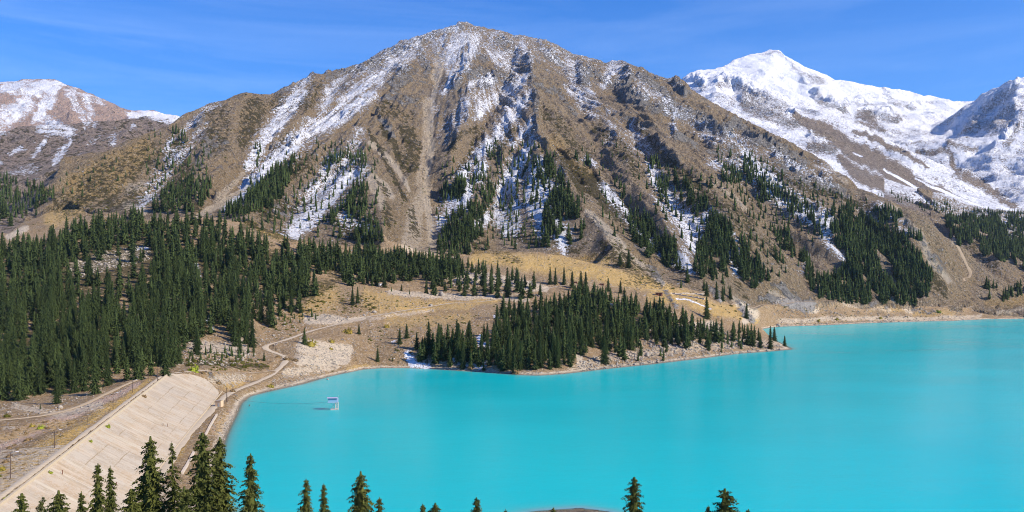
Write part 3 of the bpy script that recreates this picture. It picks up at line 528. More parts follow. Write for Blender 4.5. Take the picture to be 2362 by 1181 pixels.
# ---------------------------------------------------------------- materials
def mat(name):
    m = bpy.data.materials.new(name); m.use_nodes = True; t = m.node_tree
    b = t.nodes['Principled BSDF']; return m, t, b
def simple(name, c, rough=.8, metal=0, noise=0, scale=5, bump=0):
    m, t, b = mat(name); b.inputs['Roughness'].default_value = rough; b.inputs['Metallic'].default_value = metal
    b.inputs['Specular IOR Level'].default_value = .3
    n = nn(t, 'ShaderNodeTexNoise'); n.inputs['Scale'].default_value = scale; n.inputs['Detail'].default_value = 6
    tcn = nn(t, 'ShaderNodeTexCoord'); t.links.new(tcn.outputs['Object'], n.inputs['Vector'])
    mx = nn(t, 'ShaderNodeMix', data_type='RGBA'); k = 1-noise
    mx.inputs[6].default_value = (c[0]*k, c[1]*k, c[2]*k, 1); k = 1+noise
    mx.inputs[7].default_value = (min(1, c[0]*k), min(1, c[1]*k), min(1, c[2]*k), 1)
    t.links.new(n.outputs[0], mx.inputs[0]); t.links.new(mx.outputs[2], b.inputs['Base Color'])
    if bump:
        bp = nn(t, 'ShaderNodeBump'); bp.inputs['Distance'].default_value = bump
        t.links.new(n.outputs[0], bp.inputs['Height']); t.links.new(bp.outputs[0], b.inputs['Normal'])
    return m
class NT:
    def __init__(s, t): s.t = t; s.co = nn(t, 'ShaderNodeNewGeometry').outputs['Position']
    def inp(s, sock, v):
        if hasattr(v, 'is_linked') or isinstance(v, bpy.types.NodeSocket): s.t.links.new(v, sock)
        else: sock.default_value = v
    def noise(s, scale, detail=6, rough=.55, vec=None, dist=0):
        n = nn(s.t, 'ShaderNodeTexNoise'); n.inputs['Scale'].default_value = scale; n.inputs['Detail'].default_value = detail
        n.inputs['Roughness'].default_value = rough; n.inputs['Distortion'].default_value = dist
        s.t.links.new(vec or s.co, n.inputs['Vector'])
        r = nn(s.t, 'ShaderNodeMapRange'); r.inputs[1].default_value = .28; r.inputs[2].default_value = .72; s.t.links.new(n.outputs[0], r.inputs[0]); return r.outputs[0]
    def scaled(s, v3, rot=(0, 0, 0)):
        m = nn(s.t, 'ShaderNodeMapping'); m.inputs['Scale'].default_value = v3; m.inputs['Rotation'].default_value = rot; s.t.links.new(s.co, m.inputs[0]); return m.outputs[0]
    def math(s, op, a, b=0.0, clamp=False):
        m = nn(s.t, 'ShaderNodeMath', operation=op, use_clamp=clamp); s.inp(m.inputs[0], a); s.inp(m.inputs[1], b); return m.outputs[0]
    def attr(s, n): a = nn(s.t, 'ShaderNodeAttribute', attribute_name=n); return a.outputs['Fac']
    def mix(s, f, a, b):
        m = nn(s.t, 'ShaderNodeMix', data_type='RGBA'); s.inp(m.inputs[0], f)
        for q, v in ((6, a), (7, b)): s.inp(m.inputs[q], v if not isinstance(v, tuple) else (*v, 1))
        return m.outputs[2]
    def mask(s, a, n, k=1.2, sharp=4):     # attribute a broken up by noise n
        x = s.math('ADD', a, s.math('MULTIPLY', s.math('SUBTRACT', n, .5), k))
        return s.math('ADD', s.math('MULTIPLY', s.math('SUBTRACT', x, .5), sharp), .5, True)
def terrain_mat(name, soilA, soilB, sc=1.0, bumpd=1.2, dk=.16, snk=2.1):
    m, t, b = mat(name); N = NT(t); b.inputs['Roughness'].default_value = .95; b.inputs['Specular IOR Level'].default_value = .1
    n_big = N.noise(.012/sc, 6, .6); n_mid = N.noise(.07/sc, 8, .65); n_fine = N.noise(.28/sc, 8, .7); n_gr = N.noise(1.1/sc, 5, .7)
    c = N.mix(n_mid, soilA, soilB); c = N.mix(N.math('MULTIPLY', n_big, .55), c, (soilB[0]*.86, soilB[1]*.97, soilB[2]*1.25))
    c = N.mix(N.attr('red'), c, (.64, .455, .36))
    c = N.mix(N.math('MULTIPLY', N.attr('gold'), N.math('ADD', .7, N.math('MULTIPLY', n_mid, .5)), True), c, (.56, .37, .12))
    c = N.mix(N.math('MULTIPLY', N.mask(N.math('SUBTRACT', n_fine, dk), n_gr, 1.1, 4), .75), c, (.075, .062, .034))
    n_sp = N.noise(.36/sc, 3, .8, N.scaled((1, 1, 1.3), (1, 2, 3)))
    c = N.mix(N.math('MULTIPLY', N.mask(N.math('SUBTRACT', n_sp, .24), n_gr, .8, 5), .85), c, (.62, .54, .42))
    c = N.mix(N.mask(N.attr('scree'), n_fine, 1.0, 3), c, N.mix(n_gr, (.76, .64, .475), (.48, .395, .29)))
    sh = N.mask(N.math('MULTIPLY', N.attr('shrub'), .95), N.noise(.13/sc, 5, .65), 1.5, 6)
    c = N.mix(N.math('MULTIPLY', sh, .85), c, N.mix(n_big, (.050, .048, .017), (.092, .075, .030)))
    rk = N.mask(N.attr('rock'), n_mid, 1.4, 4)
    c = N.mix(rk, c, N.mix(n_fine, (.16, .155, .15), (.46, .42, .365)))
    c = N.mix(N.math('MULTIPLY', N.attr('wet'), .7), c, (.13, .105, .07))
    sn = N.mask(N.attr('snow'), N.math('ADD', N.math('MULTIPLY', n_fine, .5), N.math('ADD', N.math('MULTIPLY', n_mid, .2), N.math('MULTIPLY', n_sp, .3))), snk, 5)
    c = N.mix(sn, c, (.80, .82, .86))
    t.links.new(c, b.inputs['Base Color'])
    vo = nn(t, 'ShaderNodeTexVoronoi', feature='F1'); vo.inputs['Scale'].default_value = .05/sc
    vm = N.scaled((1.0, 1.0, .45), (.3, .2, .4)); va = nn(t, 'ShaderNodeVectorMath', operation='ADD'); t.links.new(vm, va.inputs[0])
    vn = nn(t, 'ShaderNodeTexNoise'); vn.inputs['Scale'].default_value = .03/sc; t.links.new(N.co, vn.inputs['Vector'])
    vs = nn(t, 'ShaderNodeVectorMath', operation='SCALE'); vs.inputs['Scale'].default_value = 26*sc; t.links.new(vn.outputs['Color'], vs.inputs[0]); t.links.new(vs.outputs[0], va.inputs[1]); t.links.new(va.outputs[0], vo.inputs['Vector'])
    crag = N.math('MULTIPLY', N.math('MULTIPLY', vo.outputs['Distance'], rk), 4.5)
    hgt = N.math('ADD', crag, N.math('ADD', N.math('MULTIPLY', n_mid, 3.0), N.math('ADD', n_fine, N.math('MULTIPLY', n_gr, .35))))
    bp = nn(t, 'ShaderNodeBump'); bp.inputs['Distance'].default_value = bumpd; bp.inputs['Strength'].default_value = 1
    t.links.new(N.math('MULTIPLY', hgt, N.math('SUBTRACT', 1.0, N.math('MULTIPLY', sn, .55))), bp.inputs['Height']); t.links.new(bp.outputs[0], b.inputs['Normal'])
    return m
M_ground = terrain_mat('ground', (.225, .142, .070), (.43, .285, .138), .7, .8, .33)
M_mtn = terrain_mat('mountain_slope', (.235, .165, .098), (.43, .32, .205), 1.3, 4.0)
M_far = terrain_mat('far_mountain', (.30, .225, .17), (.42, .325, .25), 2.6, 8.0)
M_farR = terrain_mat('snow_mountain', (.22, .165, .125), (.33, .26, .20), 2.4, 5.0, .2, 1.2)

# ---------------------------------------------------------------- mesh helpers
def tag(o, label=None, cat=None, group=None, kind=None):
    for k, v in (('label', label), ('category', cat), ('group', group), ('kind', kind)):
        if v: o[k] = v
    return o
def mesh_np(name, V, Fq, material, parent=None, smooth=False, at=None, uv=None):
    me = bpy.data.meshes.new(name); V = np.asarray(V, np.float32); Fq = np.asarray(Fq, np.int32); k = Fq.shape[1]
    me.vertices.add(len(V)); me.vertices.foreach_set('co', V.ravel())
    me.loops.add(Fq.size); me.loops.foreach_set('vertex_index', Fq.ravel())
    me.polygons.add(len(Fq)); me.polygons.foreach_set('loop_start', np.arange(0, Fq.size, k, dtype=np.int32))
    if smooth: me.polygons.foreach_set('use_smooth', np.ones(len(Fq), bool))
    me.update(calc_edges=True); me.materials.append(material)
    if at:
        for n, a in at.items():
            q = me.attributes.new(n, 'FLOAT', 'POINT'); q.data.foreach_set('value', np.asarray(a, np.float32))
    if uv is not None:
        l = me.uv_layers.new(name='UVMap'); l.data.foreach_set('uv', np.asarray(uv, np.float32)[Fq.ravel()].ravel())
    o = bpy.data.objects.new(name, me); col.objects.link(o)
    if parent: o.parent = parent
    return o
def empty(name, loc, rz=0):
    o = bpy.data.objects.new(name, None); col.objects.link(o); o.location = loc; o.rotation_euler = (0, 0, rz); o.empty_display_size = .5
    return o
class MB:      # collects shapes into one mesh
    def __init__(s): s.v = []; s.f = []
    def box(s, c, size, rz=0, taper=1):
        x, y, z = size; n = len(s.v); ca, sa = math.cos(rz), math.sin(rz)
        for k, (i, j) in enumerate([(-1,-1),(1,-1),(1,1),(-1,1)]*2):
            tp = taper if k > 3 else 1
            X, Y = i*x/2*tp, j*y/2*tp; s.v.append((c[0]+X*ca-Y*sa, c[1]+X*sa+Y*ca, c[2]+(z/2 if k > 3 else -z/2)))
        s.f += [tuple(n+i for i in q) for q in ((3,2,1,0),(4,5,6,7),(0,1,5,4),(1,2,6,5),(2,3,7,6),(3,0,4,7))]; return s
    def tube(s, pts, rad, seg=8):
        n = len(s.v); pts = [Vector(p) for p in pts]; rad = rad if isinstance(rad, (list, tuple)) else [rad]*len(pts)
        for i, p in enumerate(pts):
            dv = (pts[min(i+1, len(pts)-1)]-pts[max(i-1, 0)]).normalized(); a = dv.orthogonal().normalized(); b = dv.cross(a)
            for k in range(seg):
                q = p+(a*math.cos(k*2*math.pi/seg)+b*math.sin(k*2*math.pi/seg))*rad[i]; s.v.append(tuple(q))
        for i in range(len(pts)-1):
            for k in range(seg):
                k2 = (k+1) % seg; s.f.append((n+i*seg+k, n+i*seg+k2, n+(i+1)*seg+k2, n+(i+1)*seg+k))
        s.f.append(tuple(n+k for k in reversed(range(seg)))); s.f.append(tuple(n+(len(pts)-1)*seg+k for k in range(seg))); return s
    def prism(s, poly, z0, z1):
        n = len(s.v); k = len(poly); s.v += [(x, y, z0) for x, y in poly]+[(x, y, z1) for x, y in poly]
        s.f.append(tuple(n+i for i in reversed(range(k)))); s.f.append(tuple(n+k+i for i in range(k)))
        for i in range(k): j = (i+1) % k; s.f.append((n+i, n+j, n+k+j, n+k+i))
        return s
    def build(s, name, material, parent=None):
        me = bpy.data.meshes.new(name); me.from_pydata(s.v, [], s.f); me.materials.append(material); me.update()
        o = bpy.data.objects.new(name, me); col.objects.link(o)
        if parent: o.parent = parent
        return o

# ---------------------------------------------------------------- terrain sheets
idx = np.arange(NR*NU).reshape(NR, NU)
quads = np.stack([idx[:-1, :-1], idx[:-1, 1:], idx[1:, 1:], idx[1:, :-1]], -1).reshape(-1, 4)
qc = cls.ravel()[quads].max(1)
Vall = np.stack([GX, GY, H], -1).reshape(-1, 3); Hf = H.ravel()
AT = attrs()
def sheet(k, name, material):
    q = quads[qc == k]
    q = q[Hf[q].max(1) > -4]
    used = np.unique(q); rm = np.zeros(NR*NU, np.int64); rm[used] = np.arange(len(used))
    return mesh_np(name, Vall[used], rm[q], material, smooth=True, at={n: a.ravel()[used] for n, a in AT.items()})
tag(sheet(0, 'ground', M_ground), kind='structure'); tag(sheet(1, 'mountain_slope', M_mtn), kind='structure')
tag(sheet(2, 'reddish_mountain', M_far), kind='structure'); tag(sheet(3, 'snow_mountain', M_farR), kind='structure')

# ---------------------------------------------------------------- lake
m_w, t_, b_ = mat('lake_water'); N = NT(t_)
b_.inputs['Roughness'].default_value = .16; b_.inputs['IOR'].default_value = 1.33; b_.inputs['Specular IOR Level'].default_value = .14
dp = N.attr('depth'); k = N.math('SUBTRACT', 1.0, N.math('POWER', 2.718, N.math('MULTIPLY', dp, -1.1)), True)
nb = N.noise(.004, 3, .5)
wc = N.mix(nb, (.003, .415, .45), (.005, .475, .50))  # broad blend of two water tones imitates soft darker reflections
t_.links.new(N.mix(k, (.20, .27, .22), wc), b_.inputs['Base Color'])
t_.links.new(N.math('ADD', .15, N.math('MULTIPLY', N.noise(.006, 4, .6, N.scaled((1, 2.2, 1))), .09)), b_.inputs['Roughness'])
rp = N.noise(1.0, 3, .6, N.scaled((.35, .9, 1))); rp2 = N.noise(.12, 3, .5, N.scaled((.5, 1, 1)))
bp = nn(t_, 'ShaderNodeBump'); bp.inputs['Distance'].default_value = .05; bp.inputs['Strength'].default_value = .8
t_.links.new(N.math('ADD', rp, N.math('MULTIPLY', rp2, 1.5)), bp.inputs['Height']); t_.links.new(bp.outputs[0], b_.inputs['Normal'])
al = N.math('SUBTRACT', 1.0, N.math('POWER', 2.718, N.math('MULTIPLY', dp, -3.5)), True); t_.links.new(al, b_.inputs['Alpha'])
st_ = 4
r0, r1 = np.searchsorted(YR, [230, 1800]); ri = np.arange(r0, r1, 2); ci = np.arange(0, NU, 2)
LX, LY, LH = GX[np.ix_(ri, ci)], GY[np.ix_(ri, ci)], H[np.ix_(ri, ci)]
li = np.arange(LX.size).reshape(LX.shape)
lq = np.stack([li[:-1, :-1], li[:-1, 1:], li[1:, 1:], li[1:, :-1]], -1).reshape(-1, 4)
lh = LH.ravel(); keep = lh[lq].min(1) < .4
near_lake = inpoly(lake_poly, LX.ravel(), LY.ravel()) 
dl = near_lake[lq].any(1); lq = lq[keep & dl]
used = np.unique(lq); rm = np.zeros(LX.size, np.int64); rm[used] = np.arange(len(used))
LV = np.stack([LX.ravel()[used], LY.ravel()[used], np.zeros(len(used))], -1)
e0 = len(LV); LV = np.concatenate([LV, [(.6799*275, 275, 0), (2600, 275, 0), (2600, 1790, 0), (.6799*1790, 1790, 0)]])
LQ = np.concatenate([rm[lq], [[e0, e0+1, e0+2, e0+3]]]); LD = np.concatenate([np.clip(-lh[used], 0, 15), [15]*4])
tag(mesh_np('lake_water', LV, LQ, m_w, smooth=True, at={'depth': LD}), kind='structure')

# ---------------------------------------------------------------- roads
M_gravel = simple('pale_gravel', (.47, .39, .28), .95, noise=.25, scale=.6, bump=.05)
M_dirt = simple('packed_dirt', (.40, .31, .20), .95, noise=.25, scale=.6, bump=.05)
for name, (hw, a) in road_lines.items():
    V = []; Fq = []; lift = .06
    for i, p in enumerate(a):
        tdir = Vector((*(a[min(i+1, len(a)-1)]-a[max(i-1, 0)])[:2], 0)).normalized(); nrm = Vector((-tdir.y, tdir.x, 0))
        w_ = hw*(1+.14*math.sin(i*.9)+.1*math.sin(i*2.3))
        for k in (-1, -.4, .4, 1): V.append((p[0]+nrm.x*w_*k, p[1]+nrm.y*w_*k, p[2]+(lift if abs(k) < .5 else -.18)))
        if i:
            b0 = (i-1)*4
            for k in range(3): Fq.append((b0+k, b0+4+k, b0+5+k, b0+1+k))
    tag(mesh_np(name, V, [q[::-1] for q in Fq], M_gravel if name in ('road', 'crest_road') else M_dirt, smooth=True), kind='structure')

# ---------------------------------------------------------------- dam
m_d, t_, b_ = mat('concrete_slabs'); b_.inputs['Roughness'].default_value = .9
N = NT(t_); uvn = nn(t_, 'ShaderNodeUVMap'); uvn.uv_map = 'UVMap'
mpn = nn(t_, 'ShaderNodeMapping'); mpn.inputs['Scale'].default_value = (.33, .035, 1); t_.links.new(uvn.outputs[0], mpn.inputs[0])
stn = N.noise(1.0, 5, .6, mpn.outputs[0]); nb2 = N.noise(.035, 4, .6, uvn.outputs[0]); nf = N.noise(.9, 6, .7, uvn.outputs[0])
sep = nn(t_, 'ShaderNodeSeparateXYZ'); t_.links.new(uvn.outputs[0], sep.inputs[0])
def joint(sock, per, wd):
    fr = N.math('FRACT', N.math('DIVIDE', sock, per)); dj = N.math('ABSOLUTE', N.math('SUBTRACT', fr, .5)); return N.math('GREATER_THAN', dj, .5-wd/per/2)
su = N.math('ADD', sep.outputs[0], N.math('MULTIPLY', nb2, .8))
stripn = nn(t_, 'ShaderNodeTexWhiteNoise', noise_dimensions='2D')
cb = nn(t_, 'ShaderNodeCombineXYZ'); N.inp(cb.inputs[0], N.math('FLOOR', N.math('DIVIDE', su, 3.0))); N.inp(cb.inputs[1], N.math('FLOOR', N.math('DIVIDE', sep.outputs[1], 8.5))); t_.links.new(cb.outputs[0], stripn.inputs[0])
c = N.mix(N.math('ADD', N.math('MULTIPLY', N.math('SUBTRACT', stn, .5), 1.6), .5, True), (.30, .225, .14), (.47, .405, .30))
c = N.mix(N.math('MULTIPLY', stripn.outputs[0], .45), c, (.42, .29, .17))
c = N.mix(N.math('MULTIPLY', N.mask(nb2, nf, 1.0, 3), .55), c, (.34, .30, .245)); c = N.mix(N.math('MULTIPLY', N.mask(N.noise(.11, 5, .7, uvn.outputs[0]), nf, .8, 4), .35), c, (.52, .46, .37))
jm = N.math('MULTIPLY', joint(su, 3.0, .3), N.mask(.42, N.math('ADD', N.math('MULTIPLY', nf, .5), N.math('MULTIPLY', stn, .5)), 2.2, 5), True)
jm2 = N.math('MULTIPLY', joint(N.math('ADD', sep.outputs[1], N.math('MULTIPLY', nb2, 1.2)), 8.5, .4), N.mask(.42, N.math('ADD', N.math('MULTIPLY', nf, .5), N.math('MULTIPLY', nb2, .5)), 2.4, 8), True)
c = N.mix(N.math('MULTIPLY', jm, .5), c, (.19, .14, .08)); c = N.mix(N.math('MULTIPLY', jm2, .75), c, (.22, .15, .07))
t_.links.new(c, b_.inputs['Base Color'])
M_pale = simple('pale_concrete', (.50, .41, .28), .9, noise=.15, scale=1.5, bump=.03)
M_rust = simple('rusty_iron', (.16, .07, .045), .8, noise=.4, scale=6)
dam = empty('dam', (-190, 420, 5)); tag(dam, 'long sloping dam face of pale pinkish concrete slabs beside the lake', 'dam')
def loc(o, par): o.parent = par; o.matrix_parent_inverse = Matrix.Translation(-par.location); return o
V = []; Fq = []; UVs = []
yy = np.linspace(190, 578, 90); NT_ = 14
for i, y in enumerate(yy):
    cx, cz = ruled([A0, A1, A2], y); tx, tz2 = ruled([B0, B1, B2, B3], y)
    for k in range(NT_+1):
        s = k/NT_; sag = -.3*math.sin(math.pi*s); V.append((cx+(tx-cx)*s, y+8*s, cz+(tz2-cz)*s+sag)); UVs.append((y, 31*s))
for i in range(len(yy)-1):
    for k in range(NT_): a = i*(NT_+1)+k; Fq.append((a, a+1, a+NT_+2, a+NT_+1))
n0 = len(V)
fan = [V[(len(yy)-1)*(NT_+1)+k] for k in range(NT_+1)]
for k in range(NT_+1):
    s = k/NT_; e = 1-s
    top = Vector((-214, 609, 17))*1.0; p = Vector(fan[k]).lerp(top, 0.0)
    out = Vector((A0[0]+(B0[0]-A0[0])*s, 578+24*s+22*math.sin(math.pi*s)*(1-.3*s), A0[2]+(B0[2]-A0[2])*s+2.2*math.sin(math.pi*s)))
    V.append(tuple(out)); UVs.append((578+16*s+14*math.sin(math.pi*s), 31*s))
for k in range(NT_): a = (len(yy)-1)*(NT_+1)+k; Fq.append((a, a+1, n0+k+1, n0+k))
o = mesh_np('concrete_face', V, Fq, m_d, uv=UVs); loc(o, dam)
pp = MB()
cl = dens([A0, A1, A2], 8)
for a, b in zip(cl[:-1], cl[1:]):
    mid = [(a[i]+b[i])/2 for i in range(3)]; ln = math.dist(a, b); pp.box((mid[0]-.4, mid[1], mid[2]+.3+.05*random.random()), (.75, ln-.06, 1.1), math.atan2(b[1]-a[1], b[0]-a[0])-math.pi/2)
loc(pp.build('parapet', M_pale), dam)
tp = MB()
tl = [(B0[0]+1, B0[1]+6, 5.0)]+[(p[0], p[1]+8, 5) for p in dens([B0, B1, B2, B3], 10)]
for a, b in zip(tl[1:-1], tl[2:]):
    mid = [(a[i]+b[i])/2 for i in range(3)]; tp.box((mid[0]+.3, mid[1], mid[2]-.1), (.5, math.dist(a, b)-.04, .6), math.atan2(b[1]-a[1], b[0]-a[0])-math.pi/2)
loc(tp.build('toe_kerb', M_pale), dam)
def face_z(px, py):       # point on the dam face seen at a photo pixel
    best = None
    for y in np.linspace(195, 577, 800):
        cx, cz = ruled([A0, A1, A2], y); tx, tz2 = ruled([B0, B1, B2, B3], y)
        x = (px-CX)/F*y; s = (x-cx)/(tx-cx); z = cz+(tz2-cz)*min(max(s, 0), 1)
        e = abs(HY-(z-CAMZ)*F/y-py)
        if best is None or e < best[0]: best = (e, x, y, z)
    return best[1:]

# ---------------------------------------------------------------- haze
def build_haze():
    h = MB().box((0, 4600, 1250), (14600, 10000, 2540)).build('haze', None)
    m, t, b = mat('air'); t.nodes.remove(b); v = nn(t, 'ShaderNodeVolumePrincipled'); v.inputs['Color'].default_value = (.60, .78, 1.0, 1)
    v.inputs['Density'].default_value = 1.5e-5; v.inputs['Anisotropy'].default_value = .3
    t.links.new(v.outputs[0], t.nodes['Material Output'].inputs['Volume']); h.data.materials.clear(); h.data.materials.append(m)
    tag(h, kind='stuff'); h.display_type = 'WIRE'
build_haze()

# ---------------------------------------------------------------- spruces
def foliage_mat(name, a, b2, c3):
    m, t, b = mat(name); N = NT(t); b.inputs['Roughness'].default_value = .9; b.inputs['Specular IOR Level'].default_value = .0
    oi = nn(t, 'ShaderNodeObjectInfo'); k = N.math('FRACT', N.math('ADD', oi.outputs['Random'], N.attr('tint')))
    n = N.noise(1.6, 3, .6)
    c = N.mix(k, a, b2); c = N.mix(N.math('MULTIPLY', n, .5), c, c3)
    t.links.new(c, b.inputs['Base Color'])
    return m
M_spruce = foliage_mat('spruce_needles', (.012, .028, .014), (.052, .080, .028), (.145, .175, .058))
M_near = foliage_mat('spruce_needles_near', (.028, .046, .014), (.058, .074, .018), (.20, .195, .055))
M_bark = simple('bark', (.13, .10, .08), .95, noise=.4, scale=3)
def leafquads(base, d, side, ln, wd):
    base, d, side = map(np.asarray, (base, d, side)); ln = ln[:, None]; wd = wd[:, None]
    p0 = base; p2 = base+d*ln; m = base+d*ln*.45
    return np.stack([p0, m+side*wd, p2, m-side*wd], 1)
def nrm_(v): return v/(np.linalg.norm(v, axis=1, keepdims=True)+1e-9)
def spruce_geo(seed, level, width=.13, gap=.0, lean=0.0, power=.8):
    r = np.random.default_rng(seed); Q = []
    nw, nb, ns = {3: (50, 8, 11), 2: (24, 7, 3), 1: (13, 5, 1), 0: (8, 4, 1)}[level]
    lop = r.uniform(0, 6.28)
    for i in range(nw):
        t = (i+r.uniform(-.3, .3))/nw; t = min(max(t, .0), .99)
        z = .04+.95*t
        R = width*((1-t)**power)*(1.06-.1*math.exp(-t*9)*3)*r.uniform(.78, 1.16)+.006
        n = max(3, int(nb*(1-.45*t))) if level else nb
        for j in range(n):
            az = j*6.283/n+r.uniform(-.5, .5)+i*.7
            if r.random() < gap: continue
            if level == 3:
                t2 = min(max(t+r.uniform(-.9, .9)/nw, 0), .985); z = .04+.955*t2; R = width*((1-t2)**power)*r.uniform(.8, 1.1)+.005
            Lb = R*r.uniform(.5 if level == 3 else .65, 1.2)*(1+.2*math.cos(az-lop+t*5)*math.sin(i*.6))
            dr = np.array([math.cos(az), math.sin(az), 0]); sd_ = np.array([-math.sin(az), math.cos(az), 0])
            up = .30 if t > .8 else .05
            if level == 3:
                ss = np.linspace(.18, 1, ns)+r.uniform(-.04, .04, ns)
                zc = z+Lb*(up*ss-.5*ss**2)
                pts = dr*(Lb*ss)[:, None]; pts[:, 2] = zc
                for sg in (-1, 1, 0):
                    ang = r.uniform(.5, 1.1, ns)
                    dd_ = dr*np.cos(ang)[:, None]+sd_*(sg*np.sin(ang))[:, None]
                    dd_[:, 2] -= r.uniform(.25, .7, ns) if sg else r.uniform(.3, 1.0, ns)
                    dd_ = nrm_(dd_); side = nrm_(np.cross(dd_, r.normal(size=(ns, 3))))
                    ln = (.008+.22*Lb*(1.15-ss))*r.uniform(.6, 1.4, ns); Q.append(leafquads(pts+r.normal(size=(ns, 3))*.004, dd_, side, ln, ln*.22+.0010))
                # tip tuft
                Q.append(leafquads(pts[-1:], nrm_(dr[None]+[[0, 0, r.uniform(-.6, .3)]]), sd_[None], np.array([.016]), np.array([.004])))
            elif level == 2:
                ss = np.array([0., .35, .65]); zc = z+Lb*(up*ss-.5*ss**2)
                for k in range(3):
                    p = dr*Lb*ss[k]; p = p.copy(); p[2] = zc[k]
                    a2 = [0, .75, -.75][k]*r.uniform(.6, 1.3)
                    d2 = dr*math.cos(a2)+sd_*math.sin(a2); d2 = d2.copy(); d2[2] -= r.uniform(.15, .6); d2 /= np.linalg.norm(d2)
                    s2 = np.cross(d2, r.normal(size=3)*.6+[0, 0, 1]); s2 /= np.linalg.norm(s2)+1e-9
                    ln = Lb*[.95, .62, .55][k]; Q.append(leafquads(p[None], d2[None], s2[None], np.array([ln]), np.array([ln*.26+.003])))
            else:
                d2 = dr.copy(); d2[2] = -r.uniform(.35, .9); d2 /= np.linalg.norm(d2); s2 = np.cross(d2, [0, 0, 1])+r.normal(size=3)*.25; s2 /= np.linalg.norm(s2)
                p = np.array([0, 0, z+.015]); Q.append(leafquads(p[None], d2[None], s2[None], np.array([Lb*1.25]), np.array([Lb*.42+.004])))
    Q = np.concatenate(Q).reshape(-1, 3)
    # dark dense heart of the crown
    seg = 7 if level > 1 else 5; core = []; cf = []; rings = [.05, .3, .55, .8, 1.0]
    wf = .34 if level == 3 else .42 if level == 2 else .6
    if gap > .2: wf = .16
    for z in rings:
        for k in range(seg):
            a_ = k*6.283/seg; R = width*wf*((1-min(z, .985))**power)*r.uniform(.8, 1.2); core.append((R*math.cos(a_), R*math.sin(a_), z))
    for i in range(len(rings)-1):
        for k in range(seg): k2 = (k+1) % seg; cf.append((i*seg+k, i*seg+k2, (i+1)*seg+k2, (i+1)*seg+k))
    nq = len(Q)//4; V = np.concatenate([Q, np.array(core)]); Fq = np.concatenate([np.arange(nq*4).reshape(-1, 4), np.array(cf)+nq*4])
    V[:, 0] += lean*V[:, 2]**2
    return V, Fq
def trunk_geo(lean=0, w=.0085):
    V = []; Fq = []; seg = 6
    for i, z in enumerate([-.03, .12, .35, .6, .85, 1.0]):
        R = w*(1-z*.93)+.0006
        for k in range(seg): V.append((R*math.cos(k*6.283/seg)+lean*z*z, R*math.sin(k*6.283/seg), z))
    for i in range(5):
        for k in range(seg): k2 = (k+1) % seg; Fq.append((i*seg+k, i*seg+k2, (i+1)*seg+k2, (i+1)*seg+k))
    return np.array(V), np.array(Fq)
class Proto:
    def __init__(s, seed, level, m=None, **k):
        s.m = m or M_spruce
        s.V, s.F = spruce_geo(seed, level, **k); s.T = trunk_geo(k.get('lean', 0)); s.cm = s.tm = None
    def meshes(s):
        if not s.cm:
            o = mesh_np('crown', s.V, s.F, s.m); s.cm = o.data; bpy.data.objects.remove(o)
            o = mesh_np('trunk', s.T[0], s.T[1], M_bark); s.tm = o.data; bpy.data.objects.remove(o)
        return s.cm, s.tm
hi = [Proto(1, 3, M_near, width=.19, power=.75), Proto(2, 3, M_near, width=.21, power=.62), Proto(3, 3, M_near, width=.19, gap=.28, lean=.02), Proto(4, 3, M_near, width=.175, power=.5), Proto(5, 3, M_near, width=.25, power=.7), Proto(6, 3, M_near, width=.18, power=.8, lean=-.015)]
hi_s = [Proto(31+i, 3, width=w_, power=p_) for i, (w_, p_) in enumerate([(.19, .72), (.175, .6), (.205, .66), (.16, .75)])]
mid = [Proto(51+i, 2, width=w_, power=p_) for i, (w_, p_) in enumerate([(.19, .7), (.175, .6), (.21, .66), (.18, .6), (.23, .75), (.16, .75)])]
low = [Proto(71+i, 1, width=w_, power=p_) for i, (w_, p_) in enumerate([(.20, .65), (.18, .6), (.22, .68), (.19, .75)])]
tiny = [Proto(91+i, 0, width=w_, power=.7) for i, w_ in enumerate([.19, .22, .17])]
def spruce(proto, x, y, z, h, label, group=None, wide=1.0, parts=True, rz=None):
    e = empty('spruce_tree', (x, y, z), random.uniform(0, 6.28) if rz is None else rz); e.scale = (h*wide, h*wide, h)
    cm, tm = proto.meshes()
    for n, me in (('crown', cm), ('trunk', tm)):
        o = bpy.data.objects.new(n, me); col.objects.link(o); o.parent = e
    tag(e, label, 'spruce', group); return e
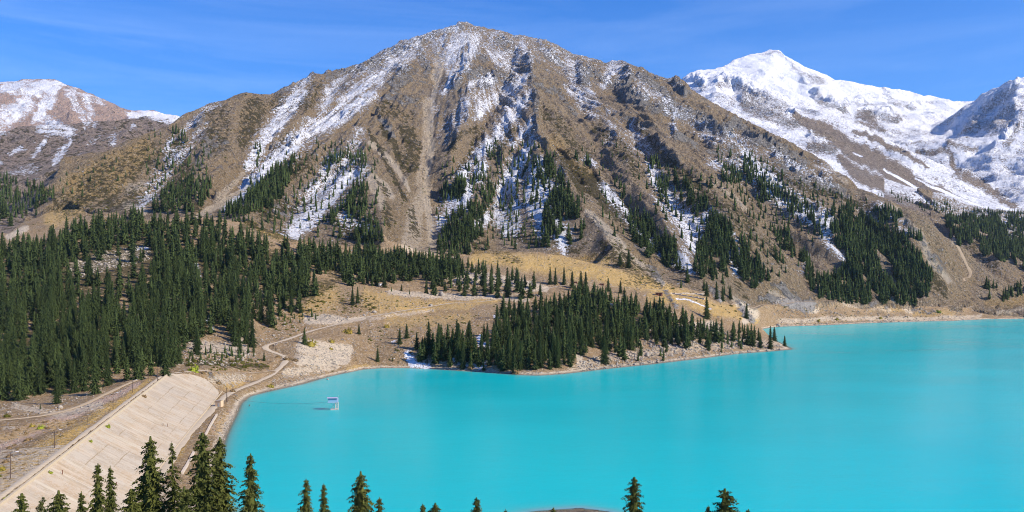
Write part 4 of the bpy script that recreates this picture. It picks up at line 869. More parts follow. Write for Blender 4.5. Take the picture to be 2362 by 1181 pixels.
FG = [ # px, top py, distance, width factor, prototype, label
 (50,1138,118,.9,3,'small dark spruce tip, leftmost of the foreground trees in front of the dam face'),
 (90,1143,112,.9,2,'smallest of the thin spruce tips in the lower left corner before the dam'),
 (135,1131,120,1.15,4,'short bushy spruce top standing alone low before the near dam slabs'),
 (190,1133,125,.8,5,'ragged low spruce just left of the paired tall foreground spruces'),
 (226,1068,140,.95,0,'tall narrow spruce, left one of the close pair before the dam face'),
 (258,1074,143,.85,5,'tall thin spruce, right one of the close pair before the dam face'),
 (302,1128,128,.95,3,'low dark spruce tucked against the left of the biggest layered foreground spruce'),
 (347,1006,150,1.05,4,'biggest foreground spruce with open layered boughs over the dam slabs'),
 (402,1016,158,.85,2,'thin sparse spruce whose trunk shows, between the layered and the dense spruces'),
 (425,1122,118,1.2,1,'yellowish green bushy spruce low between the sparse and the dense spruces'),
 (467,998,148,1.12,3,'tallest dense dark spruce overlapping the lake corner, left of its twin'),
 (507,1008,152,1.0,1,'dense dark spruce at the lake edge, right twin of the tallest pair'),
 (578,1046,142,1.15,0,'broad dense spruce standing alone against the lake right of the twins'),
 (706,1104,148,1.1,0,'full spruce in front of the lake, left one of a pair below the tower'),
 (746,1116,152,1.0,5,'slimmer spruce in front of the lake, right one of a pair below the tower'),
 (832,1087,140,1.15,4,'tall layered spruce alone in front of the lake below the water tower'),
 (876,1145,135,1.0,5,'small spire of spruce just right of the tall layered lake spruce'),
 (975,1162,130,.9,0,'tiny spruce tip at the bottom edge, left one of two side by side'),
 (1004,1160,128,1.1,1,'slightly broader spruce tip at bottom edge, right one of two side by side'),
 (1099,1147,132,1.1,0,'single spruce top at the bottom edge left of the sandy beach'),
 (1168,1173,128,.8,5,'barely visible spruce tip nearest the left end of the sandy beach'),
 (1277,1171,140,1.0,1,'spruce tip in front of the small sandy beach'),
 (1463,1101,142,1.05,3,'tall ragged spruce with gaps in front of the lake right of the beach'),
 (1634,1164,132,.8,5,'thin spruce tip at the left foot of the rounded bushy spruce'),
 (1672,1127,132,1.5,1,'rounded bushy spruce top in the foreground, biggest right of the beach'),
 (1726,1174,130,1.2,0,'low spruce tip at the bottom edge, rightmost of the foreground trees'),
]
for px, py, Y, wd, k, lb in FG:
    x, y, zt = P(px, py, Y); zg = float(height_at(x, Y)); spruce(hi[k % 6], x, Y, zg-.3, zt-zg+.3, lb, 'foreground spruces', wide=wd*(.95 if zt-zg > 20 else 1.15))

# trees picked one by one in the photo: base pixel, height in pixels
LONE = [
 (702,795,40,'dark spruce standing alone on the lower edge of the road above grey scree'),
 (585,813,24,'small round spruce left of the hairpin bend, higher of two'),(609,832,24,'small round spruce left of the hairpin bend, lower of two'),(828,771,25,'small spruce on the slope just below the straight road'),(871,834,33,'broad lone spruce near the shore right of the grey scree'),
 (553,815,52,'tall spruce at the right corner of the forest above the boulders'),(813,703,44,'left one of the two close spruces on the golden slope above the road'),(825,700,40,'right one of the two close spruces on the golden slope above the road'),
 (693,721,36,'slim spruce at the right end of the big forest, lower right of a taller one'),(672,719,58,'tall spruce at the right end of the big forest above the cut bank'),
 (922,793,38,'left one of two spruces left of the peninsula wood'),(938,780,34,'right one of two spruces left of the peninsula wood'),(886,663,40,'spruce at the lower edge of the band behind the golden meadow'),(926,671,16,'young round spruce on the golden meadow beside boulders'),
 (1450,617,44,'taller dark spruce of the pair on the olive slope above the golden hill'),(1430,613,32,'shorter dark spruce of the pair on the olive slope above the golden hill'),(1630,735,52,'lone spruce on the golden hilltop beside the snow strip'),(1722,735,36,'slim spruce beside the pale rock outcrop above the bay'),
 (1630,683,34,'leftmost of four spruces where the shore track meets the hill'),(1653,690,42,'tallest of four spruces where the shore track meets the hill'),(1667,696,36,'third of four spruces where the shore track meets the hill'),(1684,692,34,'rightmost of four spruces where the shore track meets the hill'),
 (1777,805,54,'tallest narrow spruce at the rocky tip of the peninsula'),(1786,787,34,'shorter spruce just behind the tallest one at the peninsula tip'),(1810,799,26,'small spruce farthest out on the peninsula tip'),
 (93,944,14,'tiny lone spruce on the stony meadow between forest and dam'),(1124,778,34,'spruce standing in the snow patch of the peninsula wood'),(1080,775,36,'lone spruce on the slope left of the snow patch'),(905,833,12,'tiny young spruce near the shore left of the snowy bank'),
 (1269,656,42,'leftmost spruce of the short row on the lower golden hill'),(1281,656,40,'second spruce of the short row on the lower golden hill'),(1301,657,42,'third spruce of the short row on the lower golden hill'),(1320,664,40,'rightmost spruce of the short row on the lower golden hill'),(1246,682,30,'broad spruce among boulders below the golden hill'),
 (1340,675,52,'left spruce of the tall pair rising over the road end'),(1351,676,50,'right spruce of the tall pair rising over the road end'),(1431,676,30,'ragged spruce on the skyline of the peninsula wood below the hill'),(1403,672,32,'spruce group top at the upper edge of the peninsula wood'),
]
REG = [ # polygon, spacing, height range, sprite offset, region key
 ('F1', [(-30,575),(60,545),(130,528),(200,508),(300,490),(420,500),(500,498),(560,530),(640,562),(722,585),(745,620),(735,655),(715,690),(700,712),(640,728),(590,742),(575,790),(545,800),(480,780),(440,812),(400,846),(340,866),(250,892),(200,903),(130,912),(60,918),(-30,932)], .80, (20, 34)),
 ('F2', [(640,552),(740,565),(850,570),(1000,592),(1075,590),(1070,640),(1010,655),(960,645),(900,662),(830,655),(760,628),(735,640)], .75, (20, 31)),
 ('F3', [(1060,600),(1180,625),(1250,645),(1235,685),(1170,690),(1090,680),(1010,680),(960,650)], 1.25, (20, 32)),
 ('F4', [(960,785),(1020,768),(1090,775),(1150,735),(1160,700),(1215,700),(1300,685),(1350,668),(1420,680),(1500,700),(1560,718),(1600,738),(1640,765),(1600,800),(1520,800),(1440,818),(1330,812),(1325,845),(1270,860),(1180,861),(1100,852),(1010,846),(950,840)], .74, (18, 30)),
 ('F5', [(1400,812),(1500,798),(1600,790),(1690,795),(1660,812),(1540,826),(1440,834)], 1.8, (9, 20)),
 ('F5', [(1590,745),(1640,748),(1680,752),(1680,798),(1620,802)], 1.05, (15, 26)),
 ('F5', [(1672,752),(1720,752),(1752,765),(1762,798),(1730,806),(1690,798),(1660,780)], .9, (15, 24)),
 ('S', [(-30,395),(40,410),(100,430),(130,425),(125,455),(95,480),(60,500),(-30,530)], 1.1, (18, 28)),
 ('S', [(385,425),(430,405),(480,400),(492,430),(470,480),(370,492),(345,480)], .85, (16, 26)),
 ('S', [(395,290),(440,300),(430,330),(400,330)], 1.5, (12, 18)), ('S', [(365,350),(460,370),(470,410),(380,420)], 2.2, (12, 20)),
 ('S', [(495,495),(560,450),(610,405),(660,358),(682,360),(665,420),(640,470),(600,500),(560,512)], .72, (14, 25)), ('S', [(590,330),(612,320),(605,370),(580,390)], 1.4, (12, 20)),
 ('S', [(600,450),(680,370),(720,420),(700,470),(660,540),(560,520)], 1.9, (12, 22)),
 ('S', [(738,385),(760,350),(800,345),(850,352),(842,390),(800,375),(760,395),(745,430)], .95, (12, 20)), ('S', [(700,335),(760,330),(840,330),(840,400),(740,380)], 2.6, (10, 16)),
 ('S', [(740,500),(770,475),(800,450),(830,400),(850,415),(845,480),(885,530),(895,560),(860,570),(800,560),(830,510),(790,490),(760,510)], .85, (14, 24)), ('S', [(735,520),(800,480),(860,560),(760,560)], 1.9, (12, 22)),
 ('S', [(1012,440),(1040,410),(1065,400),(1075,420),(1068,470),(1030,480)], .75, (14, 24)), ('S', [(1040,490),(1080,465),(1125,420),(1145,440),(1120,480),(1110,540),(1080,590),(1010,585),(1008,550)], .78, (16, 27)), ('S', [(1060,400),(1150,360),(1160,420),(1100,480)], 1.6, (12, 20)),
 ('S', [(1225,370),(1262,345),(1290,400),(1318,435),(1350,480),(1345,545),(1300,570),(1240,560),(1250,500),(1262,450),(1230,420)], .80, (18, 30)), ('S', [(1165,440),(1200,375),(1250,370),(1250,480),(1190,530),(1150,520)], 1.7, (14, 24)), ('S', [(1140,480),(1200,480),(1240,560),(1160,575)], 1.9, (14, 22)),
 ('S', [(1325,355),(1355,352),(1382,385),(1345,382)], .8, (16, 24)), ('S', [(1390,410),(1440,425),(1448,465),(1420,458),(1392,430)], .75, (18, 28)),
 ('S', [(1445,480),(1500,500),(1560,560),(1560,600),(1600,640),(1640,655),(1600,655),(1530,600),(1480,570),(1450,520)], .78, (20, 30)),
 ('S', [(1500,360),(1515,355),(1530,390),(1505,385)], .9, (14, 22)), ('S', [(1490,420),(1530,400),(1550,430),(1540,470),(1500,450)], .95, (16, 26)),
 ('S', [(1555,400),(1580,410),(1640,470),(1700,530),(1740,570),(1780,640),(1785,665),(1740,655),(1700,630),(1690,590),(1640,650),(1610,640),(1590,560),(1640,540),(1600,480),(1560,440)], .74, (20, 30)),
 ('S', [(1645,360),(1690,375),(1712,400),(1700,430),(1670,410)], .85, (14, 24)), ('S', [(1700,340),(1735,345),(1740,380),(1790,430),(1850,450),(1895,490),(1880,520),(1820,490),(1760,460),(1725,420)], .9, (16, 26)), ('S', [(1660,350),(1760,370),(1880,470),(1800,500),(1700,430)], 1.9, (12, 20)),
 ('S', [(1770,525),(1830,520),(1858,560),(1875,610),(1880,660),(1850,650),(1850,600),(1800,570)], .72, (18, 28)), ('S', [(1770,575),(1805,590),(1815,620),(1790,600)], 1.0, (18, 28)),
 ('S', [(1895,480),(1955,470),(2010,505),(2070,530),(2120,580),(2150,625),(2145,690),(2120,690),(2060,700),(1980,702),(1920,700),(1870,675),(1870,640),(1960,610),(1930,560),(1915,520)], .66, (18, 29)),
 ('S', [(2005,470),(2060,475),(2090,500),(2060,525),(2020,500)], .85, (14, 22)), ('S', [(2080,520),(2130,540),(2130,560),(2090,550)], .9, (14, 22)),
 ('S', [(2180,495),(2240,492),(2380,500),(2380,625),(2330,600),(2290,590),(2250,575),(2215,565),(2185,530)], .68, (16, 26)), ('S', [(2020,445),(2150,470),(2240,490),(2150,492),(2080,470)], 1.6, (12, 18)), ('S', [(2240,480),(2380,488),(2380,500),(2240,496)], 1.0, (12, 18)),
 ('S', [(2270,650),(2300,655),(2300,690),(2280,680)], .9, (20, 26)), ('S', [(2305,685),(2330,660),(2380,640),(2380,665),(2330,695),(2310,700)], .9, (18, 26)),
 ('S', [(100,440),(160,390),(250,360),(300,400),(150,470)], 4.5, (10, 16)), ('S', [(1120,330),(1160,330),(1160,370),(1120,370)], 2.0, (8, 14)), ('S', [(1560,640),(1650,650),(1700,680),(1620,665)], 2.2, (14, 22)),
 ('S', [(1000,400),(1250,330),(1350,480),(1300,575),(1010,580)], 2.3, (10, 20)), ('S', [(1490,370),(1800,440),(1900,520),(1800,650),(1650,640),(1500,480)], 2.4, (12, 22)), ('S', [(560,380),(860,330),(890,560),(600,520)], 2.5, (9, 18)),
 ('S', [(340,300),(480,330),(490,480),(330,480)], 2.5, (9, 18)), ('S', [(1640,340),(2000,470),(1900,560),(1750,520)], 2.1, (10, 20)), ('S', [(1380,400),(1450,430),(1560,600),(1480,600),(1380,500)], 2.6, (10, 18)), ('S', [(1320,330),(1500,340),(1480,430),(1400,410)], 4.0, (8, 14)),
 ('F4', [(1420,700),(1520,710),(1600,735),(1680,770),(1600,800),(1480,805),(1420,800)], .9, (16, 27)),
 ('F6', [(420,815),(520,810),(600,820),(600,835),(500,845),(430,845)], 1.8, (5, 9)), ('F3', [(780,660),(900,665),(1020,690),(900,680)], 3.5, (5, 12)), ('F6', [(620,735),(700,715),(740,730),(690,750),(620,750)], 2.4, (5, 10)),
]
HOLES = [[(140,612),(200,588),(300,566),(350,572),(355,640),(300,668),(200,680),(145,672)], [(452,598),(470,600),(470,648),(455,640)], [(476,735),(500,735),(500,775),(478,770)],
 [(1095,775),(1130,775),(1135,812),(1095,808)], [(1470,700),(1490,700),(1480,760),(1468,750)], [(500,745),(530,750),(520,790),(495,780)]]
trees = []; gridh = {}
def sparse(reg, poly, sp, hr):
    pa = np.array(poly, float); x0, y0 = pa.min(0); x1, y1 = pa.max(0)
    yc = (y0+y1)/2; area = (x1-x0)*(y1-y0); q = pick((x0+x1)/2, min(yc, y1), 0); hp = np.mean(hr)/q[1]*F
    n = int(area/(hp*.20*sp)**2*2.2)
    X = rng.uniform(x0, x1, n); Yp = rng.uniform(y0, y1, n); rg_ = hp*(.9 if reg == 'S' else .4)
    ok = inpoly(poly, X+gn(X/23, Yp/23, 3)*rg_*1.5, Yp+gn(X/23, Yp/23, 4)*rg_*1.5)
    for px, py in zip(X[ok], Yp[ok]):
        g = pick(px, py)
        if g is None or g[2] < .6: continue
        hpx = hr[1]/g[1]*F
        # thin rows: distance wanted between trunks, wider across than in depth
        dx = hpx*.235*sp; dy = hpx*(.15 if reg == 'S' else .125)*sp
        nz_ = float(gn(np.array([g[0]/55]), np.array([g[1]/55]), 7)[0]); nz2 = float(gn(np.array([g[0]/18]), np.array([g[1]/18]), 9)[0])
        if nz_+.5*nz2 < (-.42 if reg == 'S' else -.48): continue
        if reg == 'S' and (nz_*.6+nz2 < -.12) and rng.random() < .72: continue
        h = rng.uniform(*hr)*(.36+.74*rng.random()**.5)*(1+.26*nz2); hpx = h/g[1]*F
        if not (inpoly(poly, px, py-.45*hpx) or sp > 1.5): continue
        if any(bool(inpoly(hh, px, py)) or bool(inpoly(hh, px, py-.25*hpx)) for hh in HOLES) and rng.random() < .93: continue
        cx, cy = int(px/8), int(py/8); bad = False; R = int(max(dx, dy)/8)+1
        for i in range(cx-R, cx+R+1):
            for j in range(cy-R, cy+R+1):
                for (a, b) in gridh.get((i, j), ()):
                    if ((a-px)/dx)**2+((b-py)/dy)**2 < 1: bad = True; break
                if bad: break
            if bad: break
        if bad: continue
        gridh.setdefault((cx, cy), []).append((px, py)); trees.append((h/g[1]*F, g[0], g[1], g[2], h, reg, px, py))
for px, py, hp, lb in LONE:
    g = pick(px, py); gridh.setdefault((int(px/8), int(py/8)), []).append((px, py))
    h = hp/F*g[1]; lvl = hi_s if hp > 24 else hi_s
    spruce(lvl[(int(px)*7) % len(lvl)], g[0], g[1], g[2]-.2, h, lb, 'spruces standing alone or in small groups', wide=1.15 if hp < 35 else 1.05)
for rg, poly, sp, hr in REG: sparse(rg, poly, sp, hr)
trees.sort(key=lambda t: -t[0])
print('trees', len(trees))
NI = 300-len(LONE)-len(FG)
LBL = {'F1': ('tall dark green spruce in the dense forest left of the dam and road', 'spruces of the dense forest on the left'),
 'F2': ('dark spruce in the forest band at the foot of the central mountain', 'spruces of the band below the central mountain'),
 'F3': ('dark spruce among pale boulders behind the straight road', 'spruces among the boulders behind the road'),
 'F4': ('dark green spruce in the wood covering the peninsula above the lake', 'spruces of the peninsula wood'),
 'F5': ('dark spruce in the small grove near the rocky peninsula tip', 'spruces of the grove near the peninsula tip'),
 'F6': ('young spruce on the stony ground right of the big forest', 'young spruces right of the big forest'),
 'S': ('dark spruce growing on the steep mountain slope above the lake', 'spruces on the mountain slopes')}
def zone(rg, px, py, h):
    lb, gr = LBL[rg]; sz = 'tall' if h > 25 else 'midsize' if h > 18 else 'short'
    if rg == 'F1':
        c_ = ['at the left picture edge', 'near the small meadow spruce', 'above the wooden trestle', 'above the dam crest', 'by the stony ground', 'at its right end'][min(5, int(max(px, 0)//105))]
        r_ = 'in the front rows' if py > 850-max(0, px-380)*.35 else 'in the second rows' if py > 770-max(0, px-380)*.3 else 'deep' if py > 690 else 'high up'
        return (f'{sz} spruce {r_} in the left forest, {c_}', gr)
    if rg == 'F4':
        c_ = 'by its snowy left end' if px < 1040 else 'left of its middle' if px < 1200 else 'at its middle' if px < 1340 else 'on its right half'
        return (f'{sz} spruce of the peninsula wood, ' + ('at the waterside ' if py > 825 else 'up the slope ')+c_, gr)
    return (f'{sz} '+lb.replace('tall ', ''), gr)
for i, (s_, x, y, z, h, rg, px, py) in enumerate(trees[:NI]):
    spruce(hi_s[i % 4], x, y, z-.3, h, *zone(rg, px, py, h), wide=random.uniform(.85, 1.15))
def join_np(items):        # items: (V, F, x, y, z, sx, sz, rot, tint)
    Vs, Fs, Ts, n = [], [], [], 0
    for V, Fq, x, y, z, sx, sz, ro, ti in items:
        c, s_ = math.cos(ro), math.sin(ro)
        W = np.empty_like(V); W[:, 0] = (V[:, 0]*c-V[:, 1]*s_)*sx+x; W[:, 1] = (V[:, 0]*s_+V[:, 1]*c)*sx+y; W[:, 2] = V[:, 2]*sz+z
        Vs.append(W); Fs.append(Fq+n); Ts.append(np.full(len(V), ti)); n += len(V)
    return np.concatenate(Vs), np.concatenate(Fs), np.concatenate(Ts)
items = []
for i, (s_, x, y, z, h, rg, px, py) in enumerate(trees[NI:]):
    pr = random.choice(mid if s_ > 27 else low if s_ > 13 else tiny); wd = random.uniform(.9, 1.25)
    items.append((pr.V, pr.F, x, y, z-.3, h*wd, h, random.uniform(0, 6.28), random.random()))
V, Fq, Tt = join_np(items); print('forest faces', len(Fq))
tag(mesh_np('spruce_forest', V, Fq, M_spruce, at={'tint': Tt}), 'dark spruce forest covering the slopes around the lake', 'forest', kind='stuff')

# ---------------------------------------------------------------- boulders and scree
def hull_rock(seed, n=16, flat=.7):
    r = np.random.default_rng(seed); bm = bmesh.new(); p = r.normal(size=(n, 3)); p /= np.linalg.norm(p, axis=1)[:, None]; p *= r.uniform(.75, 1.1, (n, 1))
    p *= [r.uniform(.8, 1.2), r.uniform(.7, 1.0), flat*r.uniform(.8, 1.2)]
    for q in p: bm.verts.new(q)
    bmesh.ops.convex_hull(bm, input=bm.verts); loose = [v for v in bm.verts if not v.link_faces]; bmesh.ops.delete(bm, geom=loose, context='VERTS')
    bmesh.ops.triangulate(bm, faces=bm.faces); bm.verts.index_update()
    V = np.array([v.co[:] for v in bm.verts]); Fq = np.array([[v.index for v in f.verts] for f in bm.faces]); bm.free(); return V*.5, Fq
rocks_lo = [hull_rock(i, 10) for i in range(8)]; rocks_hi = [hull_rock(40+i, 40, .75) for i in range(6)]
M_rock, t_, b_ = mat('grey_granite'); N = NT(t_); b_.inputs['Roughness'].default_value = .95; b_.inputs['Specular IOR Level'].default_value = .15
c = N.mix(N.noise(.5, 6, .6), (.22, .20, .17), (.54, .48, .40)); c = N.mix(N.math('MULTIPLY', N.noise(3.0, 4, .6), .4), c, (.33, .29, .23)); t_.links.new(c, b_.inputs['Base Color'])
bp = nn(t_, 'ShaderNodeBump'); bp.inputs['Distance'].default_value = .25; t_.links.new(N.noise(1.6, 6, .65), bp.inputs['Height']); t_.links.new(bp.outputs[0], b_.inputs['Normal'])
BIG = [(1493,822,17,'largest blocky grey boulder at the waterline of the peninsula'),(1480,815,9,'dark grey boulder just left of the largest waterline boulder'),(863,722,13,'pale rounded boulder at the upper edge of the straight road'),(1019,683,18,'broad pale boulder above the straight road near the meadow edge'),(1052,650,14,'tall pale boulder among spruces in the boulder field'),
 (1087,645,9,'grey boulder right of the tall pale one among the spruces'),(840,729,9,'small pale boulder left of the rounded one by the road'),(994,706,10,'flat pale boulder on the upper bank of the straight road'),(1092,752,6,'small pale boulder on the bare slope left of the wood'),(1190,650,10,'pale boulder in the boulder field behind the road bend'),
 (139,941,14,'grey boulder on the stony meadow, largest between forest and dam'),(116,951,7,'small pale stone right below the meadow boulder'),(213,907,8,'pale boulder at the forest foot beside the dirt path'),(583,758,9,'pale boulder at the right forest edge above the hairpin'),(632,775,8,'pale flat boulder above the road at the hairpin'),
 (640,735,6,'small grey boulder on the bare slope right of the forest'),(1410,705,12,'tall pale rock standing up inside the peninsula wood'),(1412,735,9,'pale boulder inside the peninsula wood, below the standing rock'),(1540,800,10,'grey boulder on the middle of the peninsula bank'),(1600,790,9,'grey boulder on the right part of the peninsula bank'),
 (1752,795,14,'rounded grey boulder at the foot of the tip grove'),(1765,740,0,''),(1700,795,8,'flat pale boulder below the tip grove'),(1425,828,7,'pale boulder low on the left of the peninsula bank'),(1380,835,6,'small pale boulder at the sandy end of the peninsula bank'),(1805,803,6,'pale boulder at the very tip of the peninsula'),
 (1795,752,11,'dark round boulder at the waterline of the far bay'),(498,775,7,'pale boulder between the forest trees above the stony ground'),(560,832,9,'pale boulder left of the hairpin bend'),(594,836,7,'grey boulder touching the hairpin bend'),(720,842,6,'dark stone at the foot of the grey scree'),(756,876,6,'white stone at the waterline near the tower')]
k = 0
for px, py, sz, lb in BIG:
    if not sz: continue
    g = pick(px, py) or P(px, py, 600)
    s_ = sz/F*g[1]; Vr, Fr = rocks_hi[k % 6]; k += 1
    o = mesh_np('boulder', Vr*[s_*1.1, s_, s_], Fr, M_rock); o.location = (g[0], g[1], max(g[2], 0)+s_*.16); o.rotation_euler = (0, 0, k*1.3)
    tag(o, lb, 'boulder', 'large boulders')
items = []
def scatter(poly, n, smin, smax, mats=None, zmin=.1):
    pa = np.array(poly, float); x0, y0 = pa.min(0); x1, y1 = pa.max(0); c_ = 0; tries = 0; out = []
    while c_ < n and tries < n*6:
        tries += 1; px, py = rng.uniform(x0, x1), rng.uniform(y0, y1)
        if not bool(inpoly(poly, px, py)): continue
        g = pick(px, py)
        if g is None or g[2] < zmin: continue
        c_ += 1; out.append((g, smin+(smax-smin)*rng.random()**3, px, py))
    return out
def on_road(g):
    i = min(max(int(np.searchsorted(YR, g[1])), 0), NR-1); j = min(max(int(round((g[0]/g[1]-U[0])/(U[1]-U[0]))), 0), NU-1); return roadmask[i, j] > .5
SC = [([(600,906),(640,896),(700,883),(760,865),(830,850),(880,846),(880,849),(830,854),(760,870),(700,888),(640,901),(600,910)], 260, .4, 2.2), ([(1320,858),(1400,847),(1500,837),(1640,820),(1750,808),(1828,804),(1828,807),(1700,817),(1560,835),(1400,852),(1320,863)], 620, .8, 4.4), ([(1790,749),(2000,741),(2250,735),(2250,738),(2000,746),(1790,755)], 300, 1, 4), ([(530,960),(548,940),(552,950),(530,990),(515,1020),(505,1015)], 90, .4, 1.6), ([(150,612),(200,590),(300,568),(345,575),(345,600),(250,625),(190,640),(150,640)], 900, .8, 4.5), ([(1000,620),(1060,610),(1150,640),(1260,660),(1240,690),(1100,670),(1000,655)], 900, .8, 5), ([(850,670),(1000,672),(1200,688),(1100,700),(950,690)], 250, .6, 3.5),
 ([(690,790),(760,800),(830,775),(815,835),(720,842),(670,820)], 1100, .3, 1.8), ([(430,785),(560,790),(600,830),(520,845),(430,840),(400,850)], 650, .6, 3.2), ([(470,868),(600,860),(640,880),(560,895),(510,890)], 500, .4, 1.9), ([(640,850),(720,840),(790,848),(700,880),(620,900)], 450, .4, 2.4),
 ([(1320,840),(1400,820),(1480,790),(1560,770),(1650,740),(1690,770),(1760,790),(1828,804),(1640,822),(1500,838),(1330,858)], 2200, .6, 4.2), ([(1480,700),(1560,720),(1640,760),(1600,800),(1480,790)], 400, 1, 5), ([(0,930),(100,925),(250,900),(300,905),(200,940),(60,965),(0,960)], 350, .3, 1.9), ([(0,1000),(0,1090),(280,930),(330,880),(150,960)], 250, .3, 1.0),
 ([(700,722),(840,730),(800,752),(700,765)], 350, .5, 2.5), ([(850,700),(1000,690),(1000,716),(860,732)], 120, .4, 2.2), ([(650,560),(780,575),(760,600),(660,580)], 100, 1, 4), ([(830,770),(1000,730),(1100,720),(1000,790),(850,830)], 350, .4, 2.2),
 ([(940,836),(1250,858),(1250,864),(1100,856),(940,847)], 200, .5, 2), ([(1700,690),(1740,700),(1760,750),(1720,735)], 120, 1.5, 7), ([(1780,700),(2200,712),(2240,735),(1900,748),(1790,752)], 900, .8, 4.5), ([(1060,600),(1500,650),(1640,700),(1500,700),(1200,650)], 200, .4, 2.0),
 ([(600,885),(700,868),(850,843),(850,850),(700,884),(620,900)], 200, .3, 1.2), ([(500,960),(540,930),(530,985),(480,1060),(470,1040)], 160, .3, 1.2), ([(560,790),(700,725),(700,790),(610,800)], 240, .6, 3.2), ([(620,760),(700,700),(900,680),(1150,690),(1100,720),(850,735)], 420, .5, 2.8), ([(820,770),(950,730),(1150,715),(1100,770),(900,830)], 420, .6, 3.0)]
for poly, n, a_, b__ in SC:
    for g, sz, px, py in scatter(poly, n, a_, b__):
        if on_road(g): continue
        i = random.randrange(8); items.append((rocks_lo[i][0], rocks_lo[i][1], g[0], g[1], g[2]+sz*.1, sz, sz, random.uniform(0, 6.28), 0))
# crags and stones high on the mountain
def at_attr(arr, g):
    i = min(int(np.searchsorted(YR, g[1])), NR-1); j = min(max(int(round((g[0]/g[1]-U[0])/(U[1]-U[0]))), 0), NU-1); return arr[i, j]
for g, sz, px, py in scatter([(400,290),(560,220),(720,180),(900,120),(1076,55),(1300,125),(1440,145),(1560,195),(1800,340),(2100,500),(2150,600),(1800,660),(1500,600),(1300,560),(1000,560),(640,540),(450,490)], 9000, 1.0, 9.0):
    if g[3] != 1: continue
    rr = max(at_attr(rock, g), at_attr(scree, g)*.3, .10)
    if random.random() > rr: continue
    if rr < .35: sz = min(sz, 3.2)
    i = random.randrange(8); items.append((rocks_lo[i][0], rocks_lo[i][1], g[0], g[1], g[2]+sz*.08, sz*1.1, sz, random.uniform(0, 6.28), 0))
V, Fq, Tt = join_np(items); print('rocks', len(items))
tag(mesh_np('scattered_stones', V, Fq, M_rock), 'pale angular stones strewn over the shore and slopes', 'stones', kind='stuff')

# ---------------------------------------------------------------- shrubs
def shrub_geo(seed, n=140, flat=.5):
    r = np.random.default_rng(seed); d_ = r.normal(size=(n, 3)); d_[:, 2] = np.abs(d_[:, 2]); d_ = nrm_(d_); rr = r.uniform(.55, 1, (n, 1))*(1+.25*np.sin(d_[:, :1]*5+seed))
    p = d_*rr*[.5, .5, flat]; s_ = nrm_(np.cross(d_, r.normal(size=(n, 3)))); dn = nrm_(d_+r.normal(size=(n, 3))*.7)
    Q = leafquads(p-dn*.08, dn, s_, np.full(n, .20), np.full(n, .065)).reshape(-1, 3)
    c = []; f = []
    for i, z in enumerate((0, .5, .85)):
        for k in range(6): R = [.40, .34, .12][i]; c.append((R*math.cos(k*1.047), R*math.sin(k*1.047), z*flat*.85))
    for i in range(2):
        for k in range(6): f.append((i*6+k, i*6+(k+1) % 6, i*6+6+(k+1) % 6, i*6+6+k))
    return np.concatenate([Q, np.array(c)]), np.concatenate([np.arange(len(Q)).reshape(-1, 4), np.array(f)+len(Q)])
SH = [shrub_geo(i) for i in range(5)]; SHL = [shrub_geo(20+i, 34, .45) for i in range(5)]
M_jun = foliage_mat('juniper_needles', (.050, .058, .014), (.085, .086, .018), (.15, .135, .03))
M_yel = foliage_mat('yellow_leaves', (.30, .24, .05), (.36, .25, .055), (.22, .22, .05))
M_yg = foliage_mat('yellow_green_leaves', (.26, .30, .035), (.28, .31, .04), (.17, .22, .03))
M_dry = foliage_mat('dry_twigs', (.22, .155, .085), (.26, .175, .08), (.16, .11, .06))
def shrub(px, py, wpx, m, label, cat='bush', group=None, flat=1.0, name='bush', g=None):
    g = g or pick(px, py)
    if g is None or g[2] < .05: return
    s_ = wpx/F*g[1]; Vr, Fr = random.choice(SH); o = mesh_np(name, Vr*[s_, s_, s_*flat*1.3], Fr, m); o.location = (g[0], g[1], g[2]-.05*s_); o.rotation_euler = (0, 0, random.uniform(0, 6.28)); tag(o, label, cat, group)
def dam_g(px, py): x, y, z = face_z(px, py); return (x, y, z, 0)
